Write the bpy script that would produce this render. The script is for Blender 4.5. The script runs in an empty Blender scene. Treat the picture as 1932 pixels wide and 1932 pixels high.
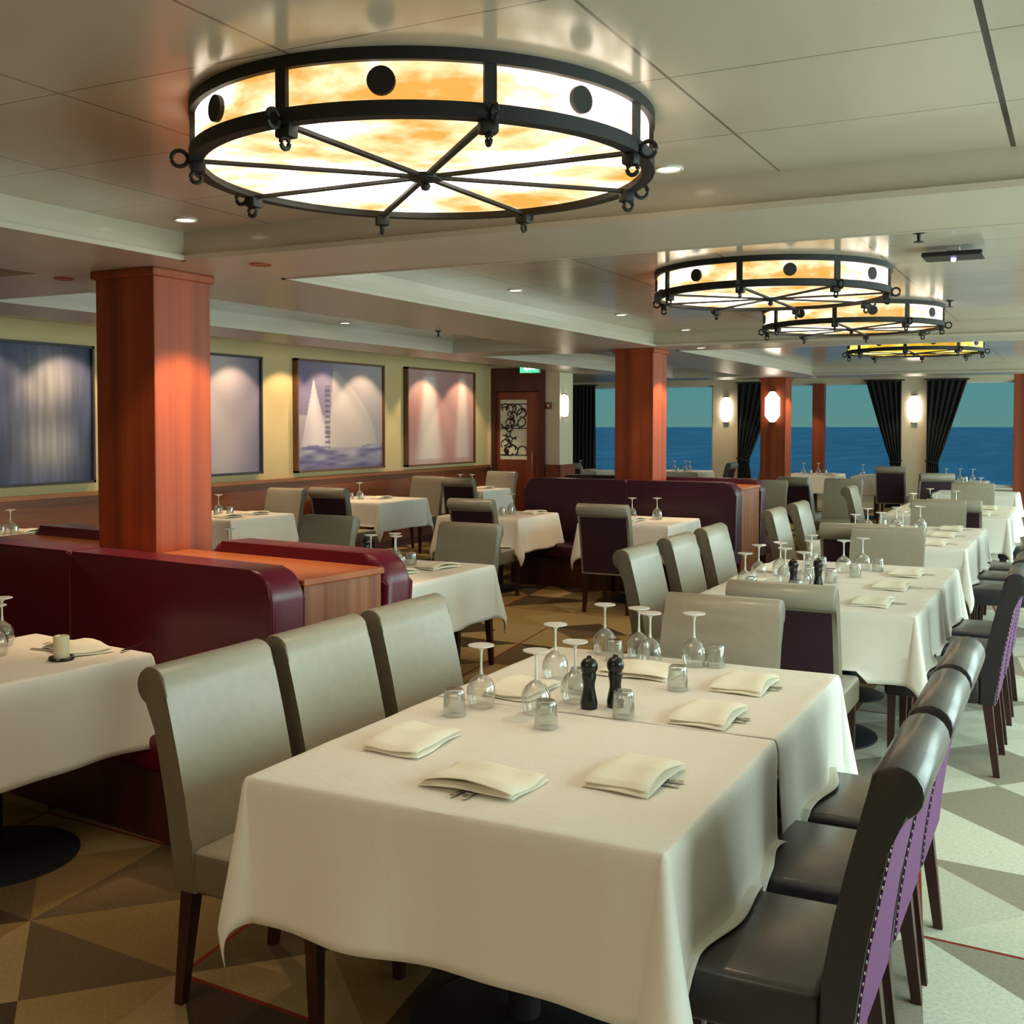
import bpy, bmesh, math, random
from mathutils import Vector, Matrix
C = bpy.context.scene.collection
SC = bpy.context.scene
PI = math.pi
R = math.radians
random.seed(7)

# ------------------------------------------------------------------ camera
cam_d = bpy.data.cameras.new('camera')
cam_d.sensor_width = 36.0
cam_d.lens = 36.0 * 2100 / 1932
cam_d.shift_y = -(966 - 874.3) / 1932
cam_d.clip_end = 30000
cam = bpy.data.objects.new('camera', cam_d)
C.objects.link(cam)
cam.location = (0, 0, 1.68)
cam.rotation_euler = (R(88), 0, R(27.1))
SC.camera = cam

# ------------------------------------------------------------------ world: dusk sky over the sea
world = bpy.data.worlds.new('dusk')
SC.world = world
world.use_nodes = True
wn = world.node_tree
wn.nodes.clear()
w_out = wn.nodes.new('ShaderNodeOutputWorld')
w_bg = wn.nodes.new('ShaderNodeBackground')
w_tc = wn.nodes.new('ShaderNodeTexCoord')
w_sep = wn.nodes.new('ShaderNodeSeparateXYZ')
w_rmp = wn.nodes.new('ShaderNodeValToRGB')
wn.links.new(w_tc.outputs['Generated'], w_sep.inputs[0])
wn.links.new(w_sep.outputs['Z'], w_rmp.inputs[0])
wn.links.new(w_rmp.outputs[0], w_bg.inputs[0])
wn.links.new(w_bg.outputs[0], w_out.inputs[0])
cr = w_rmp.color_ramp
cr.elements[0].position = 0.0
cr.elements[0].color = (0.115, 0.270, 0.250, 1)
cr.elements[1].position = 0.6
cr.elements[1].color = (0.06, 0.19, 0.33, 1)
e = cr.elements.new(0.05)
e.color = (0.085, 0.270, 0.300, 1)
w_bg.inputs[1].default_value = 1.0


def area(name, loc, rot, sx, sy, power, col):
    d = bpy.data.lights.new(name, 'AREA')
    d.shape = 'RECTANGLE'
    d.size, d.size_y = sx, sy
    d.energy = power
    d.color = col
    o = bpy.data.objects.new(name, d)
    o.location, o.rotation_euler = loc, rot
    C.objects.link(o)
    return o


# cool area lights added outside the invented, unseen starboard windows
RIGHT_X = 1.75
ADDED_WIN = [(1.9, 4.4), (5.1, 7.7), (8.5, 11.1), (11.9, 14.5), (15.3, 17.9), (18.7, 21.6)]
for k, (a, b) in enumerate(ADDED_WIN):
    area('window_daylight', (RIGHT_X + 0.25, (a + b) / 2, 1.5), (0, R(90), 0), 1.9, b - a, 108, (0.75, 1.0, 0.94))
# warm fill added at the ceiling behind the camera, replacing unseen lamps
area('rear_room_lamps', (-2.2, -1.2, 2.58), (0, 0, 0), 2.6, 2.2, 58, (1.0, 0.83, 0.62))

SC.view_settings.view_transform = 'Standard'
SC.view_settings.look = 'None'
SC.view_settings.exposure = 0.0
SC.view_settings.gamma = 1.0
SC.view_settings.use_curve_mapping = False
SC.render.engine = 'CYCLES'
SC.cycles.use_denoising = True
SC.cycles.max_bounces = 8
SC.cycles.diffuse_bounces = 4
SC.cycles.glossy_bounces = 3
SC.cycles.transparent_max_bounces = 24
SC.cycles.transmission_bounces = 8
SC.cycles.sample_clamp_indirect = 4
SC.cycles.caustics_reflective = False
SC.cycles.caustics_refractive = False


# ------------------------------------------------------------------ materials
class NT:
    def __init__(self, name):
        self.m = bpy.data.materials.new(name)
        self.m.use_nodes = True
        self.t = self.m.node_tree
        self.t.nodes.clear()
        self.out = self.n('OutputMaterial')

    def n(self, kind, **kw):
        nd = self.t.nodes.new('ShaderNode' + kind)
        for k, v in kw.items():
            setattr(nd, k, v)
        return nd

    def l(self, a, b):
        self.t.links.new(a, b)

    def math(self, op, a, b=None, c=None):
        nd = self.n('Math', operation=op)
        for i, v in enumerate((a, b, c)):
            if v is None:
                continue
            if isinstance(v, (int, float)):
                nd.inputs[i].default_value = v
            else:
                self.l(v, nd.inputs[i])
        return nd.outputs[0]

    def mix(self, f, a, b):
        nd = self.n('Mix', data_type='RGBA')
        for i, v in ((0, f), (6, a), (7, b)):
            if isinstance(v, (int, float)):
                nd.inputs[i].default_value = v
            elif isinstance(v, tuple):
                nd.inputs[i].default_value = v + (1,) if len(v) == 3 else v
            else:
                self.l(v, nd.inputs[i])
        return nd.outputs[2]

    def pbsdf(self, col=None, rough=0.5, metal=0.0, **kw):
        p = self.n('BsdfPrincipled')
        if isinstance(col, tuple):
            p.inputs['Base Color'].default_value = col + (1,)
        elif col is not None:
            self.l(col, p.inputs['Base Color'])
        if isinstance(rough, (int, float)):
            p.inputs['Roughness'].default_value = rough
        else:
            self.l(rough, p.inputs['Roughness'])
        p.inputs['Metallic'].default_value = metal
        for k, v in kw.items():
            p.inputs[k.replace('_', ' ')].default_value = v
        self.l(p.outputs[0], self.out.inputs[0])
        return p

    def coord(self, kind='Object', scale=(1, 1, 1), rot=(0, 0, 0)):
        tc = self.n('TexCoord')
        mp = self.n('Mapping')
        mp.inputs['Scale'].default_value = scale
        mp.inputs['Rotation'].default_value = rot
        self.l(tc.outputs[kind], mp.inputs[0])
        return mp.outputs[0]

    def noise(self, vec, scale, detail=3, rough=0.5):
        nd = self.n('TexNoise')
        self.l(vec, nd.inputs['Vector'])
        nd.inputs['Scale'].default_value = scale
        nd.inputs['Detail'].default_value = detail
        nd.inputs['Roughness'].default_value = rough
        return nd.outputs[0]

    def ramp(self, fac, stops):
        nd = self.n('ValToRGB')
        el = nd.color_ramp.elements
        while len(el) < len(stops):
            el.new(0.5)
        for s, (p, c) in zip(el, stops):
            s.position = p
            s.color = c + (1,) if len(c) == 3 else c
        self.l(fac, nd.inputs[0])
        return nd.outputs[0]

    def bump(self, p, h, strength, dist=0.01):
        b = self.n('Bump')
        b.inputs['Strength'].default_value = strength
        b.inputs['Distance'].default_value = dist
        self.l(h, b.inputs['Height'])
        self.l(b.outputs[0], p.inputs['Normal'])


def plain(name, col, rough=0.5, metal=0.0, grain=0.0, gscale=60, bump=0.0, **kw):
    t = NT(name)
    if grain or bump:
        nz = t.noise(t.coord(), gscale, 4)
        dark = tuple(c * (1 - grain) for c in col)
        lite = tuple(min(1, c * (1 + grain)) for c in col)
        p = t.pbsdf(t.mix(nz, dark, lite), rough, metal, **kw)
        if bump:
            t.bump(p, nz, bump, 0.004)
    else:
        p = t.pbsdf(col, rough, metal, **kw)
    return t.m


M = {}
def linen():
    t = NT('white_linen')
    v = t.coord('Object', (1, 1, 1))
    weave = t.noise(v, 190, 3)
    crease = t.noise(t.coord('Object', (3, 3, 1.2), (0.5, 0.4, 0.6)), 3.2, 3, 0.55)
    p = t.pbsdf(t.mix(weave, (0.835, 0.79, 0.72), (0.885, 0.84, 0.77)), 0.85)
    t.bump(p, t.math('ADD', t.math('MULTIPLY', weave, 0.04), crease), 0.28, 0.016)
    return t.m


M['cloth'] = linen()
M['napkin'] = plain('cream_napkin', (0.92, 0.87, 0.73), 0.85, grain=0.03, gscale=200, bump=0.1)
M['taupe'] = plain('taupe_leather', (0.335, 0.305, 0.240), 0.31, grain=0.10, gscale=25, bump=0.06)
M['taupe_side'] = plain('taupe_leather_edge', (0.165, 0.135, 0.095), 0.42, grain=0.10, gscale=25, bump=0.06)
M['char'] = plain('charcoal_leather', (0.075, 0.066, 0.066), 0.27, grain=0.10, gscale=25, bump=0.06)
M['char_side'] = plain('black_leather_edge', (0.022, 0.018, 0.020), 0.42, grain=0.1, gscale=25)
M['purple'] = plain('purple_fabric', (0.135, 0.032, 0.128), 0.8, grain=0.08, gscale=150, bump=0.1)
M['burgundy'] = plain('burgundy_fabric', (0.035, 0.008, 0.018), 0.8, grain=0.1, gscale=150, bump=0.1)
M['leg'] = plain('dark_cherry_legs', (0.042, 0.009, 0.008), 0.35, grain=0.25, gscale=12)
M['black'] = plain('black_metal', (0.012, 0.011, 0.011), 0.45, 0.3)
M['iron'] = plain('wrought_iron', (0.006, 0.0045, 0.0035), 0.65, 0.0, grain=0.2, gscale=30)
M['base'] = plain('black_cast_base', (0.014, 0.016, 0.020), 0.5)
M['steel'] = plain('polished_steel', (0.72, 0.70, 0.66), 0.16, 1.0)
M['stud'] = plain('steel_studs', (0.7, 0.68, 0.7), 0.25, 1.0)
M['booth'] = plain('maroon_leather', (0.110, 0.003, 0.020), 0.30, grain=0.12, gscale=6, bump=0.05)
M['booth_dark'] = plain('aubergine_leather', (0.045, 0.006, 0.020), 0.36, grain=0.12, gscale=6, bump=0.05)
M['wallpaint'] = plain('mustard_cream_wall', (0.60, 0.465, 0.235), 0.7, grain=0.03, gscale=3)
M['pier'] = plain('cream_pier_paint', (0.68, 0.60, 0.44), 0.6, grain=0.02, gscale=3)
M['trimpaint'] = plain('pale_edge_trim', (0.74, 0.62, 0.42), 0.5)
M['curtain'] = plain('charcoal_curtain', (0.010, 0.012, 0.014), 0.9, grain=0.2, gscale=40)
M['frame_brown'] = plain('brown_picture_frame', (0.13, 0.055, 0.02), 0.45, grain=0.2, gscale=12)
M['frame_dark'] = plain('dark_picture_frame', (0.03, 0.026, 0.03), 0.5)
M['mill'] = plain('black_lacquer', (0.008, 0.008, 0.008), 0.22)
M['wax'] = plain('ivory_wax', (0.80, 0.72, 0.52), 0.5, Subsurface_Weight=0.1)
M['white_plastic'] = plain('white_plastic', (0.75, 0.73, 0.68), 0.4)
M['red_plastic'] = plain('dull_red_plastic', (0.20, 0.03, 0.02), 0.4)


def wood(name, c1, c2, band=7.0, rough=0.38, axis='Z'):
    """veneer: vertical strips of slightly different tone with long grain"""
    t = NT(name)
    sc = {'Z': (1, 1, 0.02), 'X': (0.04, 1, 1), 'Y': (1, 0.04, 1)}[axis]
    v = t.coord('Object', sc)
    big = t.noise(v, band, 1, 0.3)
    fine = t.noise(v, 60, 5, 0.6)
    f = t.math('ADD', t.math('MULTIPLY', big, 0.75), t.math('MULTIPLY', fine, 0.3))
    col = t.ramp(f, [(0.36, c1), (0.66, c2)])
    p = t.pbsdf(col, rough)
    t.bump(p, fine, 0.04, 0.003)
    return t.m


M['wood'] = wood('cherry_veneer', (0.180, 0.027, 0.007), (0.350, 0.062, 0.013), 9, 0.55)
M['wood_top'] = wood('cherry_worktop', (0.36, 0.095, 0.032), (0.46, 0.140, 0.05), 5, 0.35, 'X')
M['wood_end'] = wood('cherry_end_panel', (0.17, 0.048, 0.018), (0.34, 0.120, 0.050), 16)
M['wainscot'] = wood('wainscot_wood', (0.130, 0.032, 0.010), (0.235, 0.070, 0.022), 6, 0.4, 'Y')
M['rail'] = wood('wainscot_rail', (0.22, 0.072, 0.02), (0.31, 0.115, 0.036), 6, 0.4, 'Y')
M['door'] = wood('mahogany_door', (0.16, 0.03, 0.012), (0.26, 0.055, 0.022), 8, 0.4)
M['jamb'] = wood('dark_mahogany', (0.045, 0.011, 0.006), (0.085, 0.02, 0.01), 8, 0.45)


def emit(name, col, strength):
    t = NT(name)
    en = t.n('Emission')
    en.inputs[0].default_value = col + (1,)
    en.inputs[1].default_value = strength
    t.l(en.outputs[0], t.out.inputs[0])
    return t.m


M['bulb'] = emit('downlight_glow', (1.0, 0.78, 0.50), 9)
M['dim_bulb'] = plain('copper_baffle', (0.45, 0.16, 0.07), 0.4, 0.6)
M['sconce'] = emit('sconce_glow', (1.0, 0.86, 0.68), 7)
M['exit_glow'] = emit('exit_glow', (0.08, 0.80, 0.34), 1.5)
M['exit_white'] = emit('exit_symbol', (0.85, 1.0, 0.9), 3.0)
M['led'] = emit('blue_led', (0.35, 0.4, 1.0), 6)


def marbled(name, lo, mid, hi, strength):
    t = NT(name)
    v = t.coord('Object', (1, 1, 2.2))
    n1 = t.noise(v, 2.1, 4, 0.55)
    n2 = t.noise(v, 9.0, 4, 0.6)
    f = t.math('ADD', t.math('MULTIPLY', n1, 0.8), t.math('MULTIPLY', n2, 0.2))
    col = t.ramp(f, [(0.37, lo), (0.48, mid), (0.57, hi)])
    st = t.ramp(f, [(0.37, (0.20,) * 3), (0.48, (0.30,) * 3), (0.60, (1.0,) * 3)])
    en = t.n('Emission')
    t.l(col, en.inputs[0])
    t.l(t.math('MULTIPLY', st, strength), en.inputs[1])
    g = t.n('BsdfGlossy')
    g.inputs['Roughness'].default_value = 0.15
    ms = t.n('MixShader')
    ms.inputs[0].default_value = 0.04
    t.l(en.outputs[0], ms.inputs[1])
    t.l(g.outputs[0], ms.inputs[2])
    t.l(ms.outputs[0], t.out.inputs[0])
    return t.m


M['lampglass'] = marbled('marbled_amber_glass', (0.95, 0.46, 0.09), (1.0, 0.76, 0.45), (1.0, 0.87, 0.70), 5.6)
M['lampglass_y'] = marbled('marbled_yellow_glass', (1.0, 0.55, 0.03), (1.0, 0.70, 0.08), (1.0, 0.80, 0.25), 4.2)


def clearglass(name, tint, gloss, white):
    """thin glass: see-through with fresnel reflections"""
    t = NT(name)
    tr = t.n('BsdfTransparent')
    tr.inputs[0].default_value = tint + (1,)
    gl = t.n('BsdfGlossy')
    gl.inputs['Roughness'].default_value = 0.04
    df = t.n('BsdfDiffuse')
    df.inputs[0].default_value = (0.9, 0.9, 0.86, 1)
    lw = t.n('LayerWeight')
    lw.inputs[0].default_value = gloss
    m0 = t.n('MixShader')
    m0.inputs[0].default_value = white
    t.l(tr.outputs[0], m0.inputs[1])
    t.l(df.outputs[0], m0.inputs[2])
    m1 = t.n('MixShader')
    t.l(lw.outputs['Facing'], m1.inputs[0])
    t.l(m0.outputs[0], m1.inputs[1])
    t.l(gl.outputs[0], m1.inputs[2])
    t.l(m1.outputs[0], t.out.inputs[0])
    return t.m


M['glass'] = clearglass('drinking_glass', (0.93, 0.94, 0.92), 0.50, 0.10)
M['foot'] = clearglass('glass_foot', (0.95, 0.95, 0.92), 0.12, 0.9)  # mostly diffuse white, standing in for light reflected off the foot
M['pane'] = clearglass('window_glass', (0.97, 0.99, 0.99), 0.10, 0.0)
M['doorglass'] = plain('frosted_door_glass', (0.80, 0.80, 0.66), 0.35, grain=0.25, gscale=9)


def ceiling_mat():
    t = NT('satin_ceiling_panels')
    tc = t.n('TexCoord')
    sp = t.n('SeparateXYZ')
    t.l(tc.outputs['Object'], sp.inputs[0])
    fx = t.math('FRACT', t.math('DIVIDE', t.math('ADD', sp.outputs[0], 0.22 + 0.79 * 40), 0.79))
    fy = t.math('FRACT', t.math('DIVIDE', t.math('ADD', sp.outputs[1], -2.25 + 0.65 * 40), 0.65))
    dx = t.math('MULTIPLY', t.math('MINIMUM', fx, t.math('SUBTRACT', 1.0, fx)), 0.79)
    dy = t.math('MULTIPLY', t.math('MINIMUM', fy, t.math('SUBTRACT', 1.0, fy)), 0.65)
    lx = t.math('LESS_THAN', dx, 0.0045)
    ly = t.math('LESS_THAN', dy, 0.0028)
    wide = t.math('MULTIPLY', t.math('LESS_THAN', t.math('ABSOLUTE', t.math('ADD', sp.outputs[0], 0.22)), 0.0085), t.math('LESS_THAN', sp.outputs[1], 4.3))
    ln = t.math('MAXIMUM', t.math('MULTIPLY', t.math('MAXIMUM', lx, ly), 0.65), wide)
    fl = t.n('NewGeometry')
    sn = t.n('SeparateXYZ')
    t.l(fl.outputs['Normal'], sn.inputs[0])
    ln = t.math('MULTIPLY', ln, t.math('GREATER_THAN', t.math('ABSOLUTE', sn.outputs[2]), 0.5))
    ln = t.math('MULTIPLY', ln, t.math('GREATER_THAN', sp.outputs[2], 2.55))
    nz = t.noise(tc.outputs['Object'], 1.3, 2)
    base = t.mix(nz, (0.49, 0.425, 0.345), (0.55, 0.48, 0.39))
    col = t.mix(ln, base, (0.012, 0.010, 0.008))
    rg = t.math('ADD', 0.14, t.math('MULTIPLY', nz, 0.06))
    rg = t.math('ADD', rg, t.math('MULTIPLY', 0.16, t.math('LESS_THAN', sp.outputs[2], 2.55)))
    p = t.pbsdf(col, rg)
    p.inputs['Specular IOR Level'].default_value = 0.36
    return t.m


M['ceiling'] = ceiling_mat()


def carpet_mat(name, cols):
    t = NT(name)
    tc = t.n('TexCoord')
    mp = t.n('Mapping')
    mp.inputs['Rotation'].default_value = (0, 0, R(43))
    mp.inputs['Location'].default_value = (0.13, 0.27, 0)
    t.l(tc.outputs['Object'], mp.inputs[0])
    sp = t.n('SeparateXYZ')
    t.l(mp.outputs[0], sp.inputs[0])
    u = t.math('DIVIDE', sp.outputs[0], 0.56)
    v = t.math('DIVIDE', sp.outputs[1], 0.46)
    iu, iv = t.math('FLOOR', u), t.math('FLOOR', v)
    fu, fv = t.math('FRACT', u), t.math('FRACT', v)
    par = t.math('MODULO', t.math('ABSOLUTE', t.math('ADD', iu, iv)), 2.0)
    fu2 = t.math('ABSOLUTE', t.math('SUBTRACT', par, fu))
    d = t.math('SUBTRACT', t.math('ADD', fu2, fv), 1.0)
    tri = t.math('GREATER_THAN', d, 0.0)
    cmb = t.n('CombineXYZ')
    t.l(iu, cmb.inputs[0])
    t.l(iv, cmb.inputs[1])
    t.l(tri, cmb.inputs[2])
    wnz = t.n('TexWhiteNoise', noise_dimensions='3D')
    t.l(cmb.outputs[0], wnz.inputs['Vector'])
    rmp = t.n('ValToRGB')
    rmp.color_ramp.interpolation = 'CONSTANT'
    el = rmp.color_ramp.elements
    while len(el) < len(cols):
        el.new(0.5)
    for s, (p_, c_) in zip(el, cols):
        s.position, s.color = p_, c_ + (1,)
    t.l(wnz.outputs['Value'], rmp.inputs[0])
    pile = t.noise(tc.outputs['Object'], 70, 4, 0.7)
    pl = t.n('Mix', data_type='RGBA', blend_type='MULTIPLY')
    pl.inputs[0].default_value = 0.55
    t.l(rmp.outputs[0], pl.inputs[6])
    t.l(pile, pl.inputs[7])
    col = pl.outputs[2]
    # thin red lines along some of the diagonals
    wn2 = t.n('TexWhiteNoise', noise_dimensions='2D')
    c2 = t.n('CombineXYZ')
    t.l(iu, c2.inputs[0])
    t.l(iv, c2.inputs[1])
    t.l(c2.outputs[0], wn2.inputs['Vector'])
    line = t.math('MULTIPLY', t.math('LESS_THAN', t.math('ABSOLUTE', d), 0.022), t.math('GREATER_THAN', wn2.outputs['Value'], 0.6))
    col = t.mix(line, col, (0.24, 0.03, 0.015))
    p = t.pbsdf(col, 0.95)
    p.inputs['Specular IOR Level'].default_value = 0.1
    t.bump(p, pile, 0.3, 0.004)
    return t.m


M['carpet'] = carpet_mat('triangle_carpet_tan', [(0.0, (0.45, 0.305, 0.125)), (0.22, (0.36, 0.235, 0.09)), (0.42, (0.50, 0.36, 0.165)), (0.62, (0.105, 0.070, 0.040)), (0.82, (0.20, 0.135, 0.07))])
M['carpet_aisle'] = carpet_mat('triangle_carpet_pale', [(0.0, (0.78, 0.77, 0.60)), (0.22, (0.70, 0.70, 0.55)), (0.42, (0.85, 0.84, 0.68)), (0.64, (0.40, 0.36, 0.27)), (0.82, (0.56, 0.51, 0.39))])  # same triangles, tones lightened to hold the daylight on the aisle


def sea_mat():
    t = NT('sea_water')
    v = t.coord('Object', (0.045, 0.007, 1), (0, 0, R(-27.1)))
    nz = t.noise(v, 1.0, 6, 0.65)
    v2 = t.coord('Object', (0.003, 0.0004, 1), (0, 0, R(-27.1)))
    big = t.noise(v2, 1.0, 3, 0.6)
    f = t.math('ADD', t.math('MULTIPLY', nz, 0.7), t.math('MULTIPLY', big, 0.3))
    col = t.ramp(f, [(0.36, (0.020, 0.16, 0.34)), (0.52, (0.06, 0.33, 0.52)), (0.66, (0.19, 0.55, 0.66))])
    p = t.pbsdf(col, 0.4)
    p.inputs['Specular IOR Level'].default_value = 0.2
    t.bump(p, nz, 0.6, 1.5)
    return t.m


M['sea'] = sea_mat()


def painting_mat():
    t = NT('painted_canvas')
    a = t.n('VertexColor', layer_name='paint')
    v = t.coord('Object', (60, 60, 60))
    nz = t.noise(v, 3.0, 3)
    col = t.mix(0.06, a.outputs[0], nz)
    p = t.pbsdf(a.outputs[0], 0.55)
    t.bump(p, nz, 0.15, 0.003)
    return t.m


M['canvas'] = painting_mat()


# ------------------------------------------------------------------ mesh helpers
def obj(name, bm, mat, parent=None, smooth=False, mods=()):
    me = bpy.data.meshes.new(name)
    bmesh.ops.recalc_face_normals(bm, faces=bm.faces)
    bm.to_mesh(me)
    bm.free()
    mats = mat if isinstance(mat, (list, tuple)) else [mat]
    for m in mats:
        me.materials.append(m)
    if smooth:
        for p in me.polygons:
            p.use_smooth = True
        try:
            me.set_sharp_from_angle(angle=R(38))
        except Exception:
            pass
    o = bpy.data.objects.new(name, me)
    C.objects.link(o)
    if parent is not None:
        o.parent = parent
    return o


def thing(name, label, cat, loc=(0, 0, 0), rz=0.0, group=None):
    o = bpy.data.objects.new(name, None)
    o.empty_display_size = 0.1
    C.objects.link(o)
    o.location = loc
    o.rotation_euler = (0, 0, rz)
    return tag(o, label, cat, group)


def tag(o, label, cat, group=None):
    o['label'] = label
    o['category'] = cat
    if group:
        o['group'] = group
    return o


def struct(o):
    o['kind'] = 'structure'
    return o


def dup(root, loc, rz=0.0, label=None, group=None):
    r = root.copy()
    C.objects.link(r)
    r.location, r.rotation_euler = loc, (0, 0, rz)
    if label:
        r['label'] = label
    if group:
        r['group'] = group
    for ch in list(root.children):
        c = ch.copy()
        C.objects.link(c)
        c.parent = r
        for g in list(ch.children):
            d = g.copy()
            C.objects.link(d)
            d.parent = c
    return r


def box(bm, x0, y0, z0, x1, y1, z1, bevel=0.0, seg=2, mi=0):
    g = bmesh.ops.create_cube(bm, size=1)
    vs = g['verts']
    for v in vs:
        v.co = Vector((x0 + (v.co.x + .5) * (x1 - x0), y0 + (v.co.y + .5) * (y1 - y0), z0 + (v.co.z + .5) * (z1 - z0)))
    fs = list({f for v in vs for f in v.link_faces})
    for f in fs:
        f.material_index = mi
    if bevel:
        es = list({e for v in vs for e in v.link_edges})
        bmesh.ops.bevel(bm, geom=es, offset=bevel, segments=seg, affect='EDGES', profile=0.5)


def BM():
    return bmesh.new()


def boxbm(*a, **k):
    b = BM()
    box(b, *a, **k)
    return b


def lathe(bm, prof, seg=24, c=(0, 0, 0), cap=True, mi=0):
    rings = []
    for r, z in prof:
        if r < 1e-6:
            rings.append([bm.verts.new((c[0], c[1], c[2] + z))])
        else:
            rings.append([bm.verts.new((c[0] + r * math.cos(2 * PI * k / seg), c[1] + r * math.sin(2 * PI * k / seg), c[2] + z)) for k in range(seg)])
    for a, b in zip(rings, rings[1:]):
        for k in range(seg):
            k2 = (k + 1) % seg
            if len(a) == 1 and len(b) == 1:
                continue
            if len(a) == 1:
                f = bm.faces.new((a[0], b[k], b[k2]))
            elif len(b) == 1:
                f = bm.faces.new((a[k], a[k2], b[0]))
            else:
                f = bm.faces.new((a[k], a[k2], b[k2], b[k]))
            f.material_index = mi


def tube(bm, pts, r, seg=8, closed=False):
    n = len(pts)
    pts = [Vector(p) for p in pts]
    rings = []
    up = Vector((0, 0, 1))
    for i, p in enumerate(pts):
        if closed:
            d = pts[(i + 1) % n] - pts[i - 1]
        else:
            d = pts[min(i + 1, n - 1)] - pts[max(i - 1, 0)]
        d.normalize()
        a = d.cross(up)
        if a.length < 0.1:
            a = d.cross(Vector((1, 0, 0)))
        a.normalize()
        b = a.cross(d)
        rr = r[i] if isinstance(r, (list, tuple)) else r
        rings.append([bm.verts.new(p + (a * math.cos(2 * PI * k / seg) + b * math.sin(2 * PI * k / seg)) * rr) for k in range(seg)])
    for i in range(n if closed else n - 1):
        A, B = rings[i], rings[(i + 1) % n]
        for k in range(seg):
            bm.faces.new((A[k], A[(k + 1) % seg], B[(k + 1) % seg], B[k]))
    if not closed:
        bm.faces.new(rings[0])
        bm.faces.new(rings[-1])


def prism(bm, prof, x0, x1, axis='X', mi=0):
    """extrude a closed (a,b) profile along an axis; profile is (y,z) for X, (x,z) for Y, (x,y) for Z"""
    def mk(p, t):
        return {'X': (t, p[0], p[1]), 'Y': (p[0], t, p[1]), 'Z': (p[0], p[1], t)}[axis]
    A = [bm.verts.new(mk(p, x0)) for p in prof]
    B = [bm.verts.new(mk(p, x1)) for p in prof]
    n = len(prof)
    fs = [bm.faces.new(A), bm.faces.new(B)]
    for k in range(n):
        fs.append(bm.faces.new((A[k], A[(k + 1) % n], B[(k + 1) % n], B[k])))
    for f in fs:
        f.material_index = mi
    return fs


def taper_leg(bm, p0, p1, s0, s1):
    """square tapered leg from top centre p0 to foot p1"""
    A, B = [], []
    for sx, sy in ((-1, -1), (1, -1), (1, 1), (-1, 1)):
        A.append(bm.verts.new((p0[0] + sx * s0, p0[1] + sy * s0, p0[2])))
        B.append(bm.verts.new((p1[0] + sx * s1, p1[1] + sy * s1, p1[2])))
    bm.faces.new(A)
    bm.faces.new(B)
    for k in range(4):
        bm.faces.new((A[k], A[(k + 1) % 4], B[(k + 1) % 4], B[k]))


# ------------------------------------------------------------------ room shell
ZS, ZC = 2.48, 2.616          # soffit and coffer heights
LX = -8.4                     # wall with the paintings
FAR = 22.8                    # stern window wall
NEAR = -3.0

DAYLIT_X = -1.15                 # from here the carpet colour is painted paler for the window daylight
struct(obj('floor', boxbm(-11.2, NEAR, -0.1, DAYLIT_X, FAR + 0.3, 0.0), M['carpet']))
struct(obj('floor_aisle', boxbm(DAYLIT_X, NEAR, -0.1, RIGHT_X + .3, FAR + 0.3, 0.0), M['carpet_aisle']))

coffers = [(-3.92, 1.6, -2.6, 4.14), (-3.92, 1.6, 4.88, 10.85), (-3.92, 1.6, 11.55, 18.4), (-11.2, 1.6, 19.5, FAR + .3),
           (-6.3, -4.95, -2.6, 4.14), (-6.3, -4.95, 4.88, 10.85), (-6.3, -4.95, 11.55, 18.4),
           (LX - .05, -7.0, -2.6, 15.65)]


def build_ceiling():
    xs = sorted({-11.2, RIGHT_X + .3} | {c[0] for c in coffers} | {c[1] for c in coffers})
    ys = sorted({NEAR, FAR + .3} | {c[2] for c in coffers} | {c[3] for c in coffers})
    bm = BM()

    def ht(i, j):
        if not (0 <= i < len(xs) - 1 and 0 <= j < len(ys) - 1):
            return None
        x, y = (xs[i] + xs[i + 1]) / 2, (ys[j] + ys[j + 1]) / 2
        return ZC if any(a < x < b and c < y < d for a, b, c, d in coffers) else ZS

    for i in range(len(xs) - 1):
        for j in range(len(ys) - 1):
            h = ht(i, j)
            bm.faces.new([bm.verts.new(p) for p in ((xs[i], ys[j], h), (xs[i + 1], ys[j], h), (xs[i + 1], ys[j + 1], h), (xs[i], ys[j + 1], h))])
            g = ht(i + 1, j)
            if g is not None and g != h:
                bm.faces.new([bm.verts.new(p) for p in ((xs[i + 1], ys[j], h), (xs[i + 1], ys[j + 1], h), (xs[i + 1], ys[j + 1], g), (xs[i + 1], ys[j], g))])
            g = ht(i, j + 1)
            if g is not None and g != h:
                bm.faces.new([bm.verts.new(p) for p in ((xs[i], ys[j + 1], h), (xs[i + 1], ys[j + 1], h), (xs[i + 1], ys[j + 1], g), (xs[i], ys[j + 1], g))])
    bmesh.ops.remove_doubles(bm, verts=bm.verts, dist=1e-4)
    return struct(obj('ceiling', bm, M['ceiling']))


build_ceiling()

# slim cove ledge round the coffers above the lamps
for k, (a, b, c, d) in enumerate(coffers[:3]):
    bm = BM()
    box(bm, a, c, ZS - .004, a + .03, d, ZS + .02)
    box(bm, a, d - .03, ZS - .004, b, d, ZS + .02)
    box(bm, a, c, ZS - .004, b, c + .03, ZS + .02)
    struct(obj('trim_%d' % (k + 1), bm, M['ceiling']))

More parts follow.
